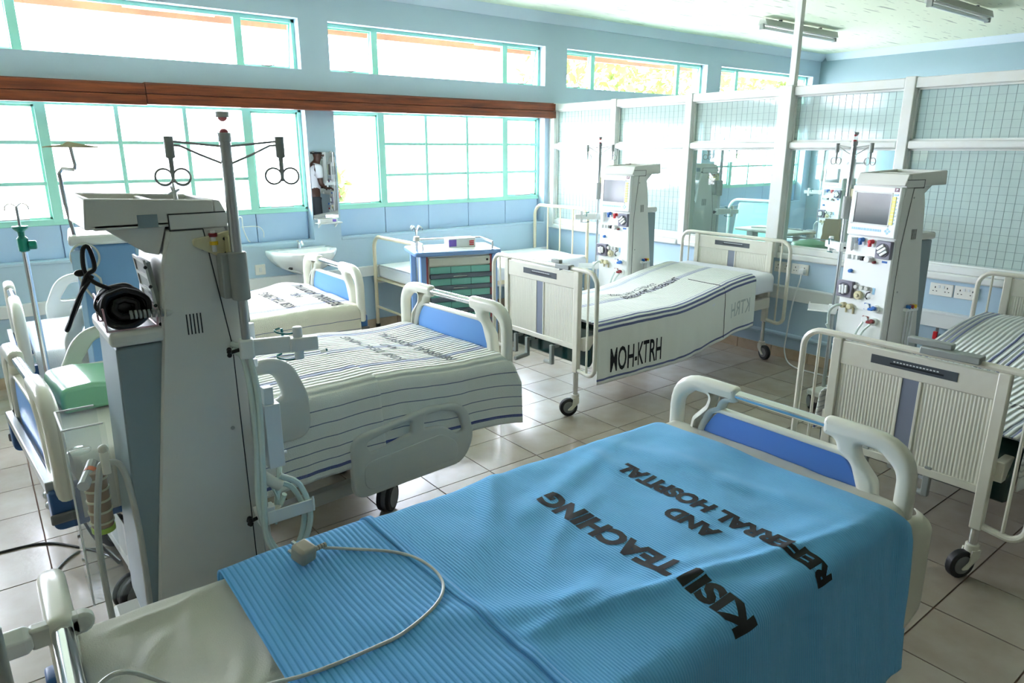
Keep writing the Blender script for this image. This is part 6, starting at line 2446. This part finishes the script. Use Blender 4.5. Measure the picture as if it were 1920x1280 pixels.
# ---------------------------------------------------------------- the person seen in the mirror
def skin(name, V, E, rad, root, m, parent, sub=2):
    bm = bmesh.new()
    lay = bm.verts.layers.skin.verify()
    vs = []
    for i, (p, r) in enumerate(zip(V, rad)):
        v = bm.verts.new(Vector(p))
        r = r if isinstance(r, tuple) else (r, r)
        v[lay].radius = r
        v[lay].use_root = (i == root)
        vs.append(v)
    for a, b in E:
        bm.edges.new((vs[a], vs[b]))
    me = bpy.data.meshes.new(name)
    bm.to_mesh(me)
    bm.free()
    o = bpy.data.objects.new(name, me)
    C.objects.link(o)
    s = o.modifiers.new('skin', 'SKIN')
    s.use_smooth_shade = True
    u = o.modifiers.new('sub', 'SUBSURF')
    u.levels = sub
    u.render_levels = sub
    dg = bpy.context.evaluated_depsgraph_get()
    me2 = bpy.data.meshes.new_from_object(o.evaluated_get(dg))
    bpy.data.objects.remove(o)
    me2.name = name
    me2.materials.clear()
    me2.materials.append(m)
    return link(name, me2, parent, 0, 180)


pe = thing('person', 'person in white short sleeved shirt and dark trousers, visible in the mirror', 'person', (4.36, 0.30, 0))
V, E, Rr = [], [], []


def add(p, r, link_to=None):
    V.append(p)
    Rr.append(r)
    if link_to is not None:
        E.append((link_to, len(V) - 1))
    return len(V) - 1


pv = add((0, 0, 0.93), (0.125, 0.10))
b1 = add((0.0, 0, 1.08), (0.12, 0.095), pv)
b2_ = add((0.02, 0, 1.25), (0.13, 0.10), b1)
b3_ = add((0.05, 0, 1.38), (0.115, 0.09), b2_)
nk = add((0.085, 0, 1.47), 0.052, b3_)
h0 = add((0.115, 0, 1.53), (0.062, 0.066), nk)
h1 = add((0.115, 0, 1.59), (0.078, 0.092), h0)
h2 = add((0.105, 0, 1.65), (0.07, 0.085), h1)
for s in (-1, 1):
    hp_ = add((0.0, s * 0.095, 0.86), 0.085, pv)
    kn = add((0.03, s * 0.105, 0.48), 0.058, hp_)
    an = add((-0.01, s * 0.105, 0.09), 0.038, kn)
    add((0.12, s * 0.115, 0.035), 0.03, an)
    shd = add((0.05, s * 0.165, 1.375), 0.06, b3_)
    el = add((0.06, s * 0.235, 1.11), 0.042, shd)
    wr = add((0.18, s * 0.17, 1.05), 0.027, el)
    pm = add((0.235, s * 0.155, 1.045), (0.036, 0.018), wr)
    for k, (dy, L) in enumerate(((-0.03, 0.066), (-0.01, 0.076), (0.01, 0.072), (0.03, 0.056))):
        f1 = add((0.262, s * 0.155 + dy, 1.042), 0.0095, pm)
        f2 = add((0.262 + L * 0.4, s * 0.155 + dy * 1.1, 1.022), 0.0085, f1)
        add((0.262 + L * 0.45, s * 0.155 + dy * 1.1, 0.99), 0.007, f2)
    t1 = add((0.22, s * 0.155 - s * 0.045, 1.035), 0.0105, pm)
    add((0.255, s * 0.155 - s * 0.062, 1.015), 0.009, t1)
skin('body', V, E, Rr, 0, SKIN, pe)
g = G()
g.sph((0.092, 0, 1.625), (0.098, 0.082, 0.088), 18, 12)
for v in [v for v in g.bm.verts if v.co.x > 0.155 or v.co.z < 1.585]:
    g.bm.verts.remove(v)
g.done('hair', HAIR, pe)
g = G()
g.sph((0.21, 0, 1.578), (0.02, 0.016, 0.022), 10, 8).sph((0.10, 0.083, 1.58), (0.022, 0.01, 0.03), 10, 8).sph((0.10, -0.083, 1.58), (0.022, 0.01, 0.03), 10, 8)
g.sph((0.188, 0, 1.535), (0.014, 0.026, 0.009), 10, 6)
g.done('face_features', SKIN, pe)
g = G()
for s in (-1, 1):
    g.sph((0.188, s * 0.032, 1.60), (0.010, 0.013, 0.008), 10, 6)
g.done('eyes', PVC, pe)
V2, E2, R2 = [], [], []
V, E, Rr = V2, E2, R2
a0 = add((0.0, 0, 0.88), (0.15, 0.125))
a1 = add((0.0, 0, 1.08), (0.138, 0.115), a0)
a2 = add((0.02, 0, 1.25), (0.145, 0.118), a1)
a3 = add((0.05, 0, 1.38), (0.125, 0.10), a2)
add((0.075, 0, 1.435), 0.066, a3)
for s in (-1, 1):
    q = add((0.05, s * 0.17, 1.375), 0.075, a3)
    add((0.058, s * 0.22, 1.19), 0.065, q)
skin('shirt', V, E, Rr, 0, SHIRT, pe)
V, E, Rr = [], [], []
a0 = add((0.0, 0, 0.95), (0.135, 0.108))
for s in (-1, 1):
    q = add((0.0, s * 0.095, 0.85), 0.098, a0)
    q = add((0.03, s * 0.105, 0.48), 0.075, q)
    add((-0.01, s * 0.105, 0.10), 0.06, q)
skin('trousers', V, E, Rr, 0, TROUSER, pe)
for s in (-1, 1):
    g = G()
    g.sph((0.06, s * 0.11, 0.04), (0.14, 0.048, 0.042), 14, 8)
    g.done('shoe', SHOE, pe)
